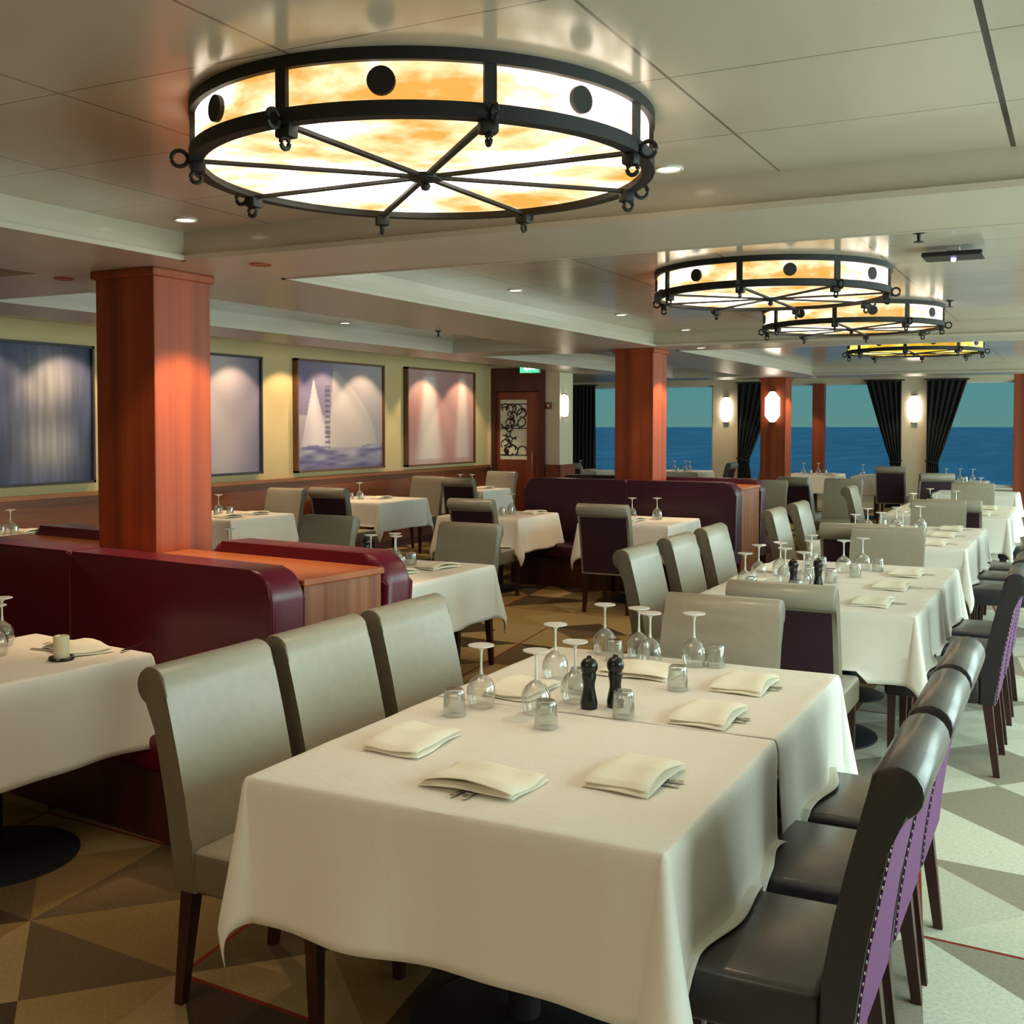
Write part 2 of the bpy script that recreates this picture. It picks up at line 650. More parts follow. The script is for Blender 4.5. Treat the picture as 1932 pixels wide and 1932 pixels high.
# left wall: cream above, wood wainscot below
struct(obj('wall_left', boxbm(LX - .15, NEAR, 0, LX, 15.6, 2.9), M['wallpaint']))
bm = BM()
box(bm, LX, NEAR, 0.1, LX + .03, 15.58, 1.0)
struct(obj('trim_wainscot', bm, M['wainscot']))
struct(obj('trim_wainscot_rail', boxbm(LX, NEAR, 1.0, LX + .055, 15.58, 1.045, bevel=.006), M['rail']))
struct(obj('baseboard_left', boxbm(LX, NEAR, 0, LX + .04, 15.58, 0.1), M['jamb']))
struct(obj('wall_back', boxbm(-8.6, NEAR - .15, 0, RIGHT_X, NEAR, 2.9), M['wallpaint']))

# block with the door at the end of the painted wall
bm = BM()
box(bm, -11.2, 15.6, 2.28, -7.16, 16.1, 2.9)
box(bm, -11.2, 15.6, 0, -8.32, 16.1, 2.28)
box(bm, -7.40, 15.6, 0, -7.16, 16.1, 2.28)
box(bm, -8.32, 15.95, 0, -7.40, 16.1, 2.28)
struct(obj('wall_door', bm, M['pier']))
struct(obj('wall_side', boxbm(-11.25, 16.1, 0, -11.1, FAR, 2.9), M['pier']))
struct(obj('trim_corner', boxbm(-8.4, 15.56, 1.0, -8.34, 15.6, 2.6), M['trimpaint']))
struct(obj('trim_door_wainscot', boxbm(-7.38, 15.57, 0, -7.13, 16.12, 1.06), M['door']))

door = struct(bpy.data.objects.new('door_1', None))
C.objects.link(door)
door.location = (-7.86, 15.6, 0)
bm = BM()
box(bm, -.46, -.05, 0, -.40, .30, 2.20)
box(bm, .37, -.05, 0, .46, .30, 2.20)
box(bm, -.46, -.05, 2.20, .46, .30, 2.56)
obj('door_frame', bm, M['jamb'], door)
bm = BM()
box(bm, -.40, .02, 0.02, -.35, .07, 2.19)
box(bm, .13, .02, 0.02, .37, .07, 2.19)
box(bm, -.35, .02, 2.07, .13, .07, 2.19)
box(bm, -.35, .02, 0.02, .13, .07, 1.13)
leaf = obj('door_leaf', bm, M['door'], door)
obj('door_glass', boxbm(-.35, .035, 1.13, .13, .055, 2.07), M['doorglass'], door)
bm = BM()
rng = random.Random(4)
for k in range(34):
    cx, cz, rr = rng.uniform(-.28, .06), rng.uniform(1.2, 2.0), rng.uniform(.035, .085)
    a0, a1 = rng.uniform(0, 6), rng.uniform(2.6, 4.8)
    tube(bm, [(cx + rr * math.cos(a0 + a1 * q / 9), .028, cz + rr * math.sin(a0 + a1 * q / 9)) for q in range(10)], .009, 5)
for zz in (1.20, 1.62, 2.0):
    tube(bm, [(-.35, .028, zz), (.13, .028, zz)], .007, 5)
obj('door_scrollwork_grille', bm, M['iron'], door)
bm = BM()
tube(bm, [(.25, .0, .95), (.25, -.03, .95), (.25, -.03, 1.25), (.25, .0, 1.25)], .012, 8)
obj('door_handle', bm, M['steel'], door)

# stern wall with windows
FW = [(-10.09, -6.92), (-6.33, -3.17), (-2.63, 0.55)]
SILL, HEAD = 0.5, 2.5
bm = BM()
xs = [-11.2] + [v for w in FW for v in w] + [RIGHT_X + .15]
for k in range(0, len(xs), 2):
    box(bm, xs[k], FAR, 0, xs[k + 1], FAR + .18, 2.9)
for a, b in FW:
    box(bm, a, FAR, 0, b, FAR + .18, SILL)
    box(bm, a, FAR, HEAD, b, FAR + .18, 2.9)
struct(obj('wall_far', bm, M['pier']))
mull = {1: [-4.72], 2: [-1.0]}
for k, (a, b) in enumerate(FW):
    wo = struct(bpy.data.objects.new('window_%d' % (k + 1), None))
    C.objects.link(wo)
    wo.location = (0, FAR, 0)
    bm = BM()
    for x0, x1, z0, z1 in ((a, a + .04, SILL, HEAD), (b - .04, b, SILL, HEAD), (a, b, SILL, SILL + .04), (a, b, HEAD - .03, HEAD)):
        box(bm, x0, .08, z0, x1, .15, z1)
    obj('window_frame', bm, M['white_plastic'], wo)
    obj('window_pane', boxbm(a + .04, .11, SILL + .04, b - .04, .118, HEAD - .03), M['pane'], wo)
    for x in mull.get(k, []):
        obj('window_mullion', boxbm(x - .115, -.08, SILL, x + .115, .10, HEAD), M['wood'], wo)
    obj('window_sill', boxbm(a - .03, -.10, SILL - .04, b + .03, .06, SILL), M['white_plastic'], wo)

# unseen starboard wall with windows, added as a source for the cool daylight
bm = BM()
ys = [NEAR] + [v for w in ADDED_WIN for v in w] + [FAR + .3]
for k in range(0, len(ys), 2):
    box(bm, RIGHT_X, ys[k], 0, RIGHT_X + .18, ys[k + 1], 2.9)
for a, b in ADDED_WIN:
    box(bm, RIGHT_X, a, 0, RIGHT_X + .18, b, SILL)
    box(bm, RIGHT_X, a, 2.45, RIGHT_X + .18, b, 2.9)
struct(obj('wall_right', bm, M['pier']))

# sea outside
bm = BM()
ang = R(27.1)
L = 9100
pts = []
for lat, dep in ((-9000, L), (9000, L), (600, 26), (-600, 26)):
    pts.append(bm.verts.new((lat * math.cos(ang) - dep * math.sin(ang), lat * math.sin(ang) + dep * math.cos(ang), -20)))
bm.faces.new(pts)
struct(obj('sea', bm, M['sea']))


# ------------------------------------------------------------------ columns
def column(name, x, y, w, z1):
    """front corner on the aisle side at (x, y), shaft w wide"""
    o = struct(bpy.data.objects.new(name, None))
    C.objects.link(o)
    o.location = (x - w / 2, y + w / 2, 0)
    h = w / 2
    obj('column_shaft', boxbm(-h, -h, 0, h, h, z1 - .03, bevel=.006), M['wood'], o)
    obj('column_cap', boxbm(-h - .02, -h - .02, z1 - .045, h + .02, h + .02, z1, bevel=.01), M['wood'], o)
    return o


column('column_front', -4.2, 4.22, .41, ZS)
column('column_middle', -4.0, 11.06, .43, ZS)
column('column_rear', -4.48, 18.94, .43, ZS)
column('column_aisle', -0.55, 19.4, .42, ZC)


# ------------------------------------------------------------------ paintings
def painting(y0, y1, z0, z1, fn, label, fmat, nx=120, nz=80):
    t = thing('painting', label, 'painting', (LX, (y0 + y1) / 2, 0))
    w = y1 - y0
    bm = BM()
    lay = bm.loops.layers.float_color.new('paint')
    vs = [[bm.verts.new((.045, -w / 2 + .02 + (w - .04) * i / nx, z0 + .02 + (z1 - z0 - .04) * j / nz)) for i in range(nx + 1)] for j in range(nz + 1)]
    for j in range(nz):
        for i in range(nx):
            f = bm.faces.new((vs[j][i], vs[j][i + 1], vs[j + 1][i + 1], vs[j + 1][i]))
            for lp, (ii, jj) in zip(f.loops, ((i, j), (i + 1, j), (i + 1, j + 1), (i, j + 1))):
                lp[lay] = tuple(fn(ii / nx, jj / nz)) + (1,)
    # back board gives the canvas its depth
    box(bm, .0, -w / 2 + .02, z0 + .02, .04, w / 2 - .02, z1 - .02)
    obj('canvas', bm, M['canvas'], t)
    bm = BM()
    for a0, a1, b0, b1 in ((-w / 2, -w / 2 + .025, z0, z1), (w / 2 - .025, w / 2, z0, z1), (-w / 2, w / 2, z0, z0 + .025), (-w / 2, w / 2, z1 - .025, z1)):
        box(bm, 0, a0, b0, .075, a1, b1)
    obj('frame', bm, fmat, t)
    return t


def lerp(a, b, f):
    f = max(0, min(1, f))
    return [x + (y - x) * f for x, y in zip(a, b)]


def vnoise(x, y, s):
    def h(i, j):
        return (math.sin(i * 127.1 + j * 311.7 + s * 74.7) * 43758.5453) % 1
    i, j = math.floor(x), math.floor(y)
    fx, fy = x - i, y - j
    fx, fy = fx * fx * (3 - 2 * fx), fy * fy * (3 - 2 * fy)
    return (h(i, j) * (1 - fx) + h(i + 1, j) * fx) * (1 - fy) + (h(i, j + 1) * (1 - fx) + h(i + 1, j + 1) * fx) * fy


def p_stripes(u, v):
    base = lerp((.018, .022, .07), (.09, .105, .22), vnoise(u * 5, v * 4, 1))
    w = math.exp(-((u - .74) / .15) ** 2) * (math.exp(-((v - .72) / .2) ** 2) + math.exp(-((v - .26) / .18) ** 2))
    w += .8 * math.exp(-((u - .10) / .18) ** 2) * (math.exp(-((v - .72) / .2) ** 2) * .7 + math.exp(-((v - .2) / .18) ** 2))
    c = lerp(base, (.40, .37, .36), w * .8)
    s = .72 + .5 * vnoise(u * 70, v * 3, 3)
    return [x * s for x in c]


def p_pale(u, v):
    w = math.exp(-((u - .62) / .26) ** 2)
    return lerp((.14, .12, .22), (.50, .42, .44), w * (.75 + .3 * vnoise(u * 3, v * 5, 5)))


def p_sails(u, v):
    c = lerp((.20, .17, .28), (.40, .36, .38), .3 + .6 * vnoise(u * 2.5, v * 2, 8) + .35 * (u - .35))
    if u < .4 and v > .5:
        c = lerp(c, (.12, .09, .24), .8 - u)
    # tall narrow sail
    top = .84
    if .20 < v < top:
        half = .16 * (top - v) / (top - .2)
        d = abs(u - .20 + .03 * (v - .2))
        if d < half:
            c = lerp((.62, .56, .60), (.50, .44, .52), d / max(half, .001))
    # second wide sail
    if .2 < v < .92:
        lft, rgt = .34 + .06 * v, .40 + .52 * (1 - ((v - .2) / .75) ** 2)
        if lft < u < rgt:
            c = lerp(c, (.50, .45, .44), .65)
    if .30 < u < .36 and .12 < v < .78 and math.sin(v * 130) > -.2:
        c = lerp(c, (.05, .04, .14), .75)
    if v < .20 + .03 * math.sin(u * 9):
        c = lerp((.07, .06, .20), (.42, .40, .50), vnoise(u * 8, v * 40, 9) * (.35 + v * 4))
    return c


def p_rose(u, v):
    c = lerp((.40, .17, .16), (.46, .30, .30), vnoise(u * 3, v * 2, 11))
    for cx, w_, a in ((.32, .17, 1.0), (.82, .11, .8)):
        half = w_ * (1.1 - .65 * v)
        d = abs(u - cx)
        c = lerp(c, (.66, .57, .54), a * math.exp(-(d / max(half, .02)) ** 4) * (0.9 if .06 < v < .93 else .3))
    return c


painting(5.70, 7.60, 1.13, 2.42, p_stripes, 'blue grey striped abstract painting on the wall behind the front column', M['frame_dark'])
painting(8.16, 10.03, 1.12, 2.45, p_pale, 'pale lilac blurred painting partly hidden by the front column', M['frame_dark'])
painting(10.66, 12.53, 1.10, 2.47, p_sails, 'painting of pale sails over a violet sea in brown frame', M['frame_brown'])
painting(13.10, 15.04, 1.09, 2.48, p_rose, 'rose and cream painting of two blurred sails beside the door', M['frame_brown'])


# ------------------------------------------------------------------ ceiling lamps
def lamp(loc, label, gm):
    t = thing('ceiling_lamp', label, 'ceiling lamp', loc, 0, 'round marbled glass ceiling lamps')
    r, h = .69, .158
    bm = BM()
    lathe(bm, [(r, -.002), (r, -h)], 96)
    obj('glass_drum', bm, gm, t, True)
    bm = BM()
    lathe(bm, [(0, -h + .002), (r * .5, -h + .003), (r, -h + .008)], 96)
    obj('glass_bottom', bm, gm, t, True)
    for z0, z1, nm in ((-.032, 0, 'top_ring'), (-h - .012, -h + .026, 'bottom_ring')):
        bm = BM()
        lathe(bm, [(r - .022, z0), (r + .018, z0), (r + .018, z1), (r - .022, z1), (r - .022, z0)], 96)
        obj(nm, bm, M['iron'], t, True)
    for k in range(8):
        a = k * PI / 4
        ca, sa = math.cos(a), math.sin(a)
        rot = Matrix.Rotation(a, 4, 'Z')
        bm = BM()
        box(bm, r - .005, -.016, -h + .02, r + .014, .016, -.03)
        bmesh.ops.transform(bm, matrix=rot, verts=bm.verts)
        obj('post', bm, M['iron'], t)
        bm = BM()
        box(bm, .05, -.010, -h - .014, r - .01, .010, -h - .004)
        bmesh.ops.transform(bm, matrix=rot, verts=bm.verts)
        obj('spoke', bm, M['iron'], t)
        bm = BM()
        box(bm, r - .030, -.024, -h - .044, r + .010, .024, -h - .010, bevel=.006)
        for cx, rr in ((r + .043, .023), (r - .004, .016)):
            zc = -h - .005 if rr > .02 else -h - .056
            tube(bm, [(cx + rr * math.cos(q * PI / 8), 0, zc + rr * math.sin(q * PI / 8)) for q in range(16)], .0065, 6, True)
        bmesh.ops.transform(bm, matrix=rot, verts=bm.verts)
        obj('scroll_bracket', bm, M['iron'], t, True)
        bm = BM()
        b2 = a + PI / 8
        g = bmesh.ops.create_cone(bm, cap_ends=True, segments=20, radius1=.036, radius2=.036, depth=.014)
        bmesh.ops.transform(bm, matrix=Matrix.Rotation(b2, 4, 'Z') @ Matrix.Translation((r + .006, 0, -h * .52)) @ Matrix.Rotation(PI / 2, 4, 'Y'), verts=bm.verts)
        obj('medallion', bm, M['iron'], t)
    bm = BM()
    lathe(bm, [(0, -h - .052), (.012, -h - .048), (.017, -h - .036), (.010, -h - .026), (.05, -h - .018), (.055, -h - .004), (0, -h - .004)], 20)
    obj('hub_finial', bm, M['iron'], t, True)
    return t


LG = M['lampglass']
lamp((-1.83, 2.985, ZC), 'largest round ceiling lamp of marbled amber glass, over the front table', LG)
lamp((-1.71, 6.82, ZC), 'second round amber glass ceiling lamp, just past the first ceiling beam', LG)
lamp((-1.67, 9.29, ZC), 'third round amber glass ceiling lamp, overlapping the second one', LG)
lamp((-1.63, 12.75, ZC), 'yellow glowing round ceiling lamp half hidden by the second beam', M['lampglass_y'])


# ------------------------------------------------------------------ downlights
def downlight(x, y, z, label, power, lit=True, spot=95, aim=None):
    t = thing('downlight', label, 'downlight', (x, y, z), 0, 'small round recessed downlights')
    bm = BM()
    lathe(bm, [(.040, 0), (.052, 0), (.053, -.004), (.049, -.007), (.040, -.003), (.040, 0)], 24)
    obj('trim_ring', bm, M['white_plastic'] if lit else M['dim_bulb'], t, True)
    bm = BM()
    lathe(bm, [(0, -.004), (.041, -.003)], 24)
    obj('lens', bm, M['bulb'] if lit else M['dim_bulb'], t)
    if power:
        d = bpy.data.lights.new('downlight_beam', 'SPOT')
        d.energy, d.color = power, (1.0, 0.72, 0.42)
        d.spot_size, d.spot_blend, d.shadow_soft_size = R(spot), .35, .03
        o = bpy.data.objects.new('downlight_beam', d)
        C.objects.link(o)
        o.parent = t
        o.location = (0, 0, -.03)
        if aim is not None:
            v = Vector(aim) - Vector((x, y, z))
            o.rotation_euler = v.to_track_quat('-Z', 'Y').to_euler()


WL = [(6.42, 'striped painting, nearer the picture edge'), (7.28, 'striped painting, nearer the front column'), (8.65, 'pale lilac painting'), (9.55, 'pale lilac painting, nearer the sails painting'),
      (10.46, 'gap before the sails painting'), (11.20, 'sails painting'), (12.02, 'sails painting, nearer the rose one'), (13.55, 'rose painting'), (14.62, 'rose painting, nearer the door')]
for y, s in WL:
    downlight(-7.84, y, ZC, 'downlight washing the wall above the ' + s, 50, aim=(-8.25, y, 1.35), spot=92)
downlight(-3.66, 3.88, ZC, 'lit downlight in the ceiling corner by the front column', 30)
downlight(-1.36, 3.92, ZC, 'downlight half hidden behind the largest ceiling lamp', 25)
downlight(-3.53, 6.95, ZC, 'bright downlight past the first beam, booth side', 30)
downlight(-3.51, 8.9, ZC, 'second downlight in the long tray beside the lamps', 30)
downlight(-3.5, 10.6, ZC, 'small downlight before the middle column', 20)
downlight(-6.05, 8.45, ZC, 'downlight in the narrow ceiling tray behind the front column', 30)
downlight(-5.36, 8.85, ZS + .136, 'second downlight in the narrow ceiling tray towards the wall', 30)
downlight(-3.66, 4.40, ZS, 'copper ringed downlight in the beam on the aisle side of the column', 95, False, 88, aim=(-3.95, 4.40, 1.0))
downlight(-4.98, 4.34, ZS, 'copper ringed downlight in the beam on the wall side of the column', 20, False, 90)
downlight(-3.55, 11.25, ZS, 'downlight in the second beam by the middle column', 90, True, 88, aim=(-3.85, 11.25, 1.0))
downlight(-4.05, 19.1, ZS, 'downlight in the last beam by the rear column', 70, True, 88, aim=(-4.35, 19.1, 1.0))
downlight(-8.6, 21.9, ZC, 'downlight near the windows by the door block', 40)
downlight(-6.6, 22.0, ZC, 'downlight near the windows above the pale pier', 50)
downlight(-5.0, 22.0, ZC, 'downlight near the windows beside the rear column', 50)
downlight(-2.9, 22.0, ZC, 'downlight near the windows above the pier between curtains', 40)


# ------------------------------------------------------------------ wall sconces
def sconce(loc, rz, label, s=1.0):
    t = thing('wall_sconce', label, 'wall lamp', loc, rz, 'faceted glowing wall sconces')
    h, w, d = .262 * s, .128 * s, .11 * s
    bm = BM()
    prof = [(-w, -h * .58), (-w * .3, -h), (w * .3, -h), (w, -h * .58), (w, h * .58), (w * .3, h), (-w * .3, h), (-w, h * .58)]
    front = [(-w * .6, -h * .5), (-w * .3, -h * .85), (w * .3, -h * .85), (w * .6, -h * .5), (w * .6, h * .5), (w * .3, h * .85), (-w * .3, h * .85), (-w * .6, h * .5)]
    A = [bm.verts.new((x, -.015, z)) for x, z in prof]
    B = [bm.verts.new((x, -d, z)) for x, z in front]
    bm.faces.new(A)
    bm.faces.new(B)
    for k in range(8):
        bm.faces.new((A[k], A[(k + 1) % 8], B[(k + 1) % 8], B[k]))
    obj('shade', bm, M['sconce'], t)
    obj('back_plate', boxbm(-w * .35, -.016, -h * 1.06, w * .35, 0, h * 1.06), M['iron'], t)
    bm = BM()
    box(bm, -w * .4, -d * .7, h * .99, w * .4, 0, h * 1.06)
    box(bm, -w * .4, -d * .7, -h * 1.06, w * .4, 0, -h * .99)
    obj('end_cap', bm, M['iron'], t)
    return t


sconce((-6.63, FAR, 1.99), 0, 'glowing wall sconce on the pale pier between windows and door end')
sconce((-2.90, FAR, 1.98), 0, 'glowing wall sconce on the pier between two tied curtains')
sconce((-4.70, 18.94, 1.98), 0, 'glowing sconce on the front of the rear wooden column', 1.0)
sconce((-7.16, 15.72, 1.97), R(90), 'narrow looking sconce on the side of the door block', .68)

# exit sign over the door
t = thing('exit_sign', 'small green lit exit sign under the ceiling above the door', 'sign', (-7.62, 15.5, 2.545))
obj('housing', boxbm(-.17, -.02, -.071, .17, .03, .071, bevel=.006), M['white_plastic'], t)
obj('lit_face', boxbm(-.16, -.026, -.062, .16, -.021, .062), M['exit_glow'], t)
bm = BM()
prism(bm, [(-.10, .0), (-.03, .045), (-.03, .018), (.10, .018), (.10, -.018), (-.03, -.018), (-.03, -.045)], -.031, -.027, 'Y')
obj('arrow', bm, M['exit_white'], t)
t = thing('alarm_call_point', 'small red alarm box on the pier beside the door', 'alarm', (-7.33, 15.6, 1.97))
obj('housing', boxbm(-.04, -.05, -.05, .04, 0, .05, bevel=.008), M['red_plastic'], t)
obj('button', boxbm(-.015, -.056, -.02, .015, -.049, .02), M['white_plastic'], t)

# ceiling device with a blue light, sprinklers
t = thing('wireless_unit', 'flat dark ceiling unit with a blue light, beside the lamps', 'electronics', (-.62, 6.35, ZC))
obj('mount', boxbm(-.03, -.03, -.03, .03, .03, 0), M['white_plastic'], t)
obj('slab', boxbm(-.15, -.11, -.055, .15, .11, -.03, bevel=.008), M['black'], t)
bm = BM()
lathe(bm, [(0, -.075), (.012, -.07), (.014, -.055)], 12)
obj('indicator', bm, M['led'], t, True)
for x, y, lab in ((-.72, 5.75, 'sprinkler head beyond the first beam near the dark ceiling unit'), (-.9, 9.0, 'tiny sprinkler head beside the third ceiling lamp'), (-4.9, 8.2, 'tiny sprinkler head in the narrow ceiling tray')):
    t = thing('sprinkler_head', lab, 'sprinkler', (x, y, ZC if x > -4 or x < -4.95 else ZS))
    bm = BM()
    lathe(bm, [(0, 0), (.028, 0), (.028, -.008), (.010, -.012), (.008, -.045), (0, -.045)], 14)
    obj('body', bm, M['black'], t, True)
    bm = BM()
    lathe(bm, [(0, -.045), (.024, -.047), (.024, -.051), (0, -.051)], 14)
    obj('deflector', bm, M['black'], t, True)


# ------------------------------------------------------------------ curtains
def curtain(x0, x1, side, label):
    """gathered curtain: full width at the head, drawn to its side by a tie; side = -1 / 1 / 0 (straight)"""
    t = thing('curtain', label, 'curtain', ((x0 + x1) / 2, FAR - .10, 0), 0, 'dark curtains at the stern windows')
    w = (x1 - x0) / 2
    nx, nz = 60, 40
    bm = BM()
    vs = []
    for j in range(nz + 1):
        z = .05 + (HEAD + .03 - .05) * j / nz
        f = (z - .95) / (HEAD - .95)
        if side == 0:
            wd = 1.0
        elif f >= 0:
            wd = .30 + .70 * f ** .95
        else:
            wd = .30 + .20 * min(1, -f * 1.2)
        row = []
        for i in range(nx + 1):
            u = i / nx * 2 - 1
            if side == 0:
                x = u * w
            elif side > 0:
                x = w - (1 - u) * w * wd
            else:
                x = -w + (u + 1) * w * wd
            row.append(bm.verts.new((x, .035 * math.sin(i / nx * PI * 12 + .5 * math.sin(z * 2)) * (.6 + .4 * wd), z)))
        vs.append(row)
    for j in range(nz):
        for i in range(nx):
            bm.faces.new((vs[j][i], vs[j][i + 1], vs[j + 1][i + 1], vs[j + 1][i]))
    o = obj('drape', bm, M['curtain'], t, True)
    md = o.modifiers.new('thick', 'SOLIDIFY')
    md.thickness = .006
    bm = BM()
    tube(bm, [(-w - .05, .0, HEAD + .045), (w + .05, .0, HEAD + .045)], .012, 8)
    obj('rod', bm, M['black'], t)
    if side:
        bm = BM()
        c0 = w - .30 * w if side > 0 else -w + .30 * w
        tube(bm, [(c0 + .34 * w * math.cos(q * PI / 8), .055 * math.sin(q * PI / 8), .95 + .03 * side * math.cos(q * PI / 8)) for q in range(16)], .014, 6, True)
        obj('tieback', bm, M['curtain'], t, True)


curtain(-10.09, -9.55, 0, 'straight dark curtain at the window beside the door block')
curtain(-6.36, -5.55, -1, 'dark curtain half behind the rear column, beside the pale pier')
curtain(-3.78, -3.12, 1, 'dark tied curtain on the column side of the sconce pier')
curtain(-2.66, -1.95, -1, 'dark tied curtain on the aisle side of the sconce pier')


# ------------------------------------------------------------------ booths round the columns
def cushion(bm, x0, x1, y0, y1, z0, z1, rl, rr):
    """upholstered back: a padded slab whose upper corners are rounded by rl and rr"""
    n = 7
    prof = [(x0, z0)]
    prof += [(x0 + rl - rl * math.cos(PI / 2 * k / n), z1 - rl + rl * math.sin(PI / 2 * k / n)) for k in range(n + 1)]
    prof += [(x1 - rr + rr * math.sin(PI / 2 * k / n), z1 - rr + rr * math.cos(PI / 2 * k / n)) for k in range(n + 1)]
    prof += [(x1, z0)]
    prism(bm, prof, y0, y1, 'Y')
    es = [e for e in bm.edges if abs(e.verts[0].co.y - e.verts[1].co.y) < 1e-5]
    bmesh.ops.bevel(bm, geom=es, offset=.03 if min(rl, rr) < .05 and max(rl, rr) < .05 else .045, segments=5, affect='EDGES', profile=.5, clamp_overlap=True)


def booth(x, y, rz, length, depth, dark, labels, topz, front, rear):
    """origin: aisle-side front corner of the wooden island. The island runs to -X; benches front and rear"""
    t = thing('banquette_partition', labels[0], 'partition', (x, y, 0), rz)
    obj('cabinet', boxbm(-length, 0.0, .0, 0, depth, topz - .03, bevel=.004), M['wood_end'], t)
    obj('top_panel', boxbm(-length - .01, -.01, topz - .03, .012, depth + .01, topz, bevel=.006), M['wood_top'], t)
    mb = M['booth_dark'] if dark else M['booth']
    for side, lab, segs in ((-1, labels[1], front), (1, labels[2], rear)):
        b = thing('banquette', lab, 'bench', (x, y, 0), rz)
        if side < 0:
            b0, b1, s0, s1 = -.205, -.015, -.60, -.20
        else:
            b0, b1, s0, s1 = depth + .015, depth + .205, depth + .20, depth + .60
        for xa, xb, rl, rr in segs:
            obj('plinth', boxbm(xa + .02, s0 + .06, 0, xb - .02, s1 - .02, .30), M['jamb'], b)
            bm = BM()
            cushion(bm, xa + .0004, xb - .0004, b0, b1, .30, topz + .055, rl, rr)
            obj('back_cushion', bm, mb, b, True)
            bm = BM()
            box(bm, xa + .003, s0, .30, xb - .003, s1, .45, bevel=.03, seg=3)
            obj('seat_cushion', bm, mb, b, True)
    return t


booth(-2.94, 3.80, R(-7), 2.8, .50, False,
      ['cherry wood partition with orange worktop round the front column', 'glossy maroon leather banquette in front of the front column', 'maroon banquette on the far side of the front wooden partition'], 1.02,
      [(-2.8, -1.35, .02, .02), (-1.35, .02, .02, .13)], [(-2.8, -1.82, .10, .10), (-1.20, .02, .10, .14)])
booth(-3.02, 10.92, R(-2), 2.35, .62, True,
      ['cherry wood partition round the middle column', 'dark aubergine banquette in front of the middle column', 'aubergine banquette on the window side of the middle column'], 1.05,
      [(-2.35, -1.15, .13, .02), (-1.15, .02, .02, .13)], [(-2.35, -1.15, .13, .02), (-1.15, .02, .02, .13)])


# ------------------------------------------------------------------ dining chairs
def make_chair(label, kind):
    t = thing('dining_chair', label, 'chair')
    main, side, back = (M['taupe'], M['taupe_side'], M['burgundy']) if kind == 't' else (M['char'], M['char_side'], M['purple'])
    w = .24
    # seat
    bm = BM()
    box(bm, -w, -.17, .345, w, .27, .475, bevel=.022, seg=3)
    for f in bm.faces:
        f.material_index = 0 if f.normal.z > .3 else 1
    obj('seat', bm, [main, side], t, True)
    # back with rolled top
    prof = [(-.16, .345), (-.172, .50), (-.192, .62), (-.218, .74), (-.240, .83), (-.258, .90)]
    cy, cz, rr = -.318, .925, .058
    for k in range(1, 13):
        a = R(12 + k * 21)
        prof.append((cy + rr * math.cos(a), cz + rr * math.sin(a)))
    prof += [(-.318, .855), (-.305, .80), (-.285, .70), (-.262, .58), (-.245, .46), (-.235, .345)]
    bm = BM()
    fs = prism(bm, prof, -w, w, 'X')
    es = [e for e in bm.edges if abs(e.verts[0].co.x - e.verts[1].co.x) < 1e-5]
    bmesh.ops.bevel(bm, geom=es, offset=.010, segments=2, affect='EDGES', profile=.5)
    bm.normal_update()
    for f in bm.faces:
        n = f.normal
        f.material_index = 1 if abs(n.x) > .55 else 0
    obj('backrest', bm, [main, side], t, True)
    # cloth outer back
    p2 = [(-.3175, .862), (-.306, .80), (-.287, .70), (-.264, .58), (-.247, .46), (-.238, .36)]
    bm = BM()
    wi = w - .022
    for (a, b), (c, d) in zip(p2, p2[1:]):
        bm.faces.new([bm.verts.new(q) for q in ((-wi, a - .004, b), (wi, a - .004, b), (wi, c - .004, d), (-wi, c - .004, d))])
    bmesh.ops.remove_doubles(bm, verts=bm.verts, dist=1e-4)
    ret = bmesh.ops.extrude_face_region(bm, geom=list(bm.faces))
    for v in [g for g in ret['geom'] if isinstance(g, bmesh.types.BMVert)]:
        v.co.y += .010
    obj('outer_back', bm, back, t, True)
    if kind == 'c':
        for s in (-1, 1):
            bm = BM()
            for k in range(26):
                f = k / 25 * (len(p2) - 1)
                i = min(int(f), len(p2) - 2)
                g = f - i
                y = p2[i][0] * (1 - g) + p2[i + 1][0] * g
                z = p2[i][1] * (1 - g) + p2[i + 1][1] * g
                m = Matrix.Translation((s * (wi + .006), y - .001, z)) @ Matrix.Diagonal((1, .6, 1, 1))
                bmesh.ops.create_icosphere(bm, subdivisions=1, radius=.0045, matrix=m)
            obj('nailhead_studs', bm, M['stud'], t, True)
    for s in (-1, 1):
        bm = BM()
        taper_leg(bm, (s * .205, .235, .35), (s * .205, .24, 0), .021, .014)
        obj('leg', bm, M['leg'], t)
        bm = BM()
        taper_leg(bm, (s * .205, -.20, .35), (s * .207, -.245, 0), .022, .014)
        obj('leg', bm, M['leg'], t)
    return t


PROTO = {}
GROUP = {'t': 'taupe leather dining chairs', 'c': 'charcoal leather dining chairs'}


def chair(kind, x, y, deg, label):
    if kind not in PROTO:
        o = make_chair(label, kind)
        PROTO[kind] = o
        o.location, o.rotation_euler = (x, y, 0), (0, 0, R(deg))
        o['group'] = GROUP[kind]
        return o
    return dup(PROTO[kind], (x, y, 0), R(deg), label, GROUP[kind])


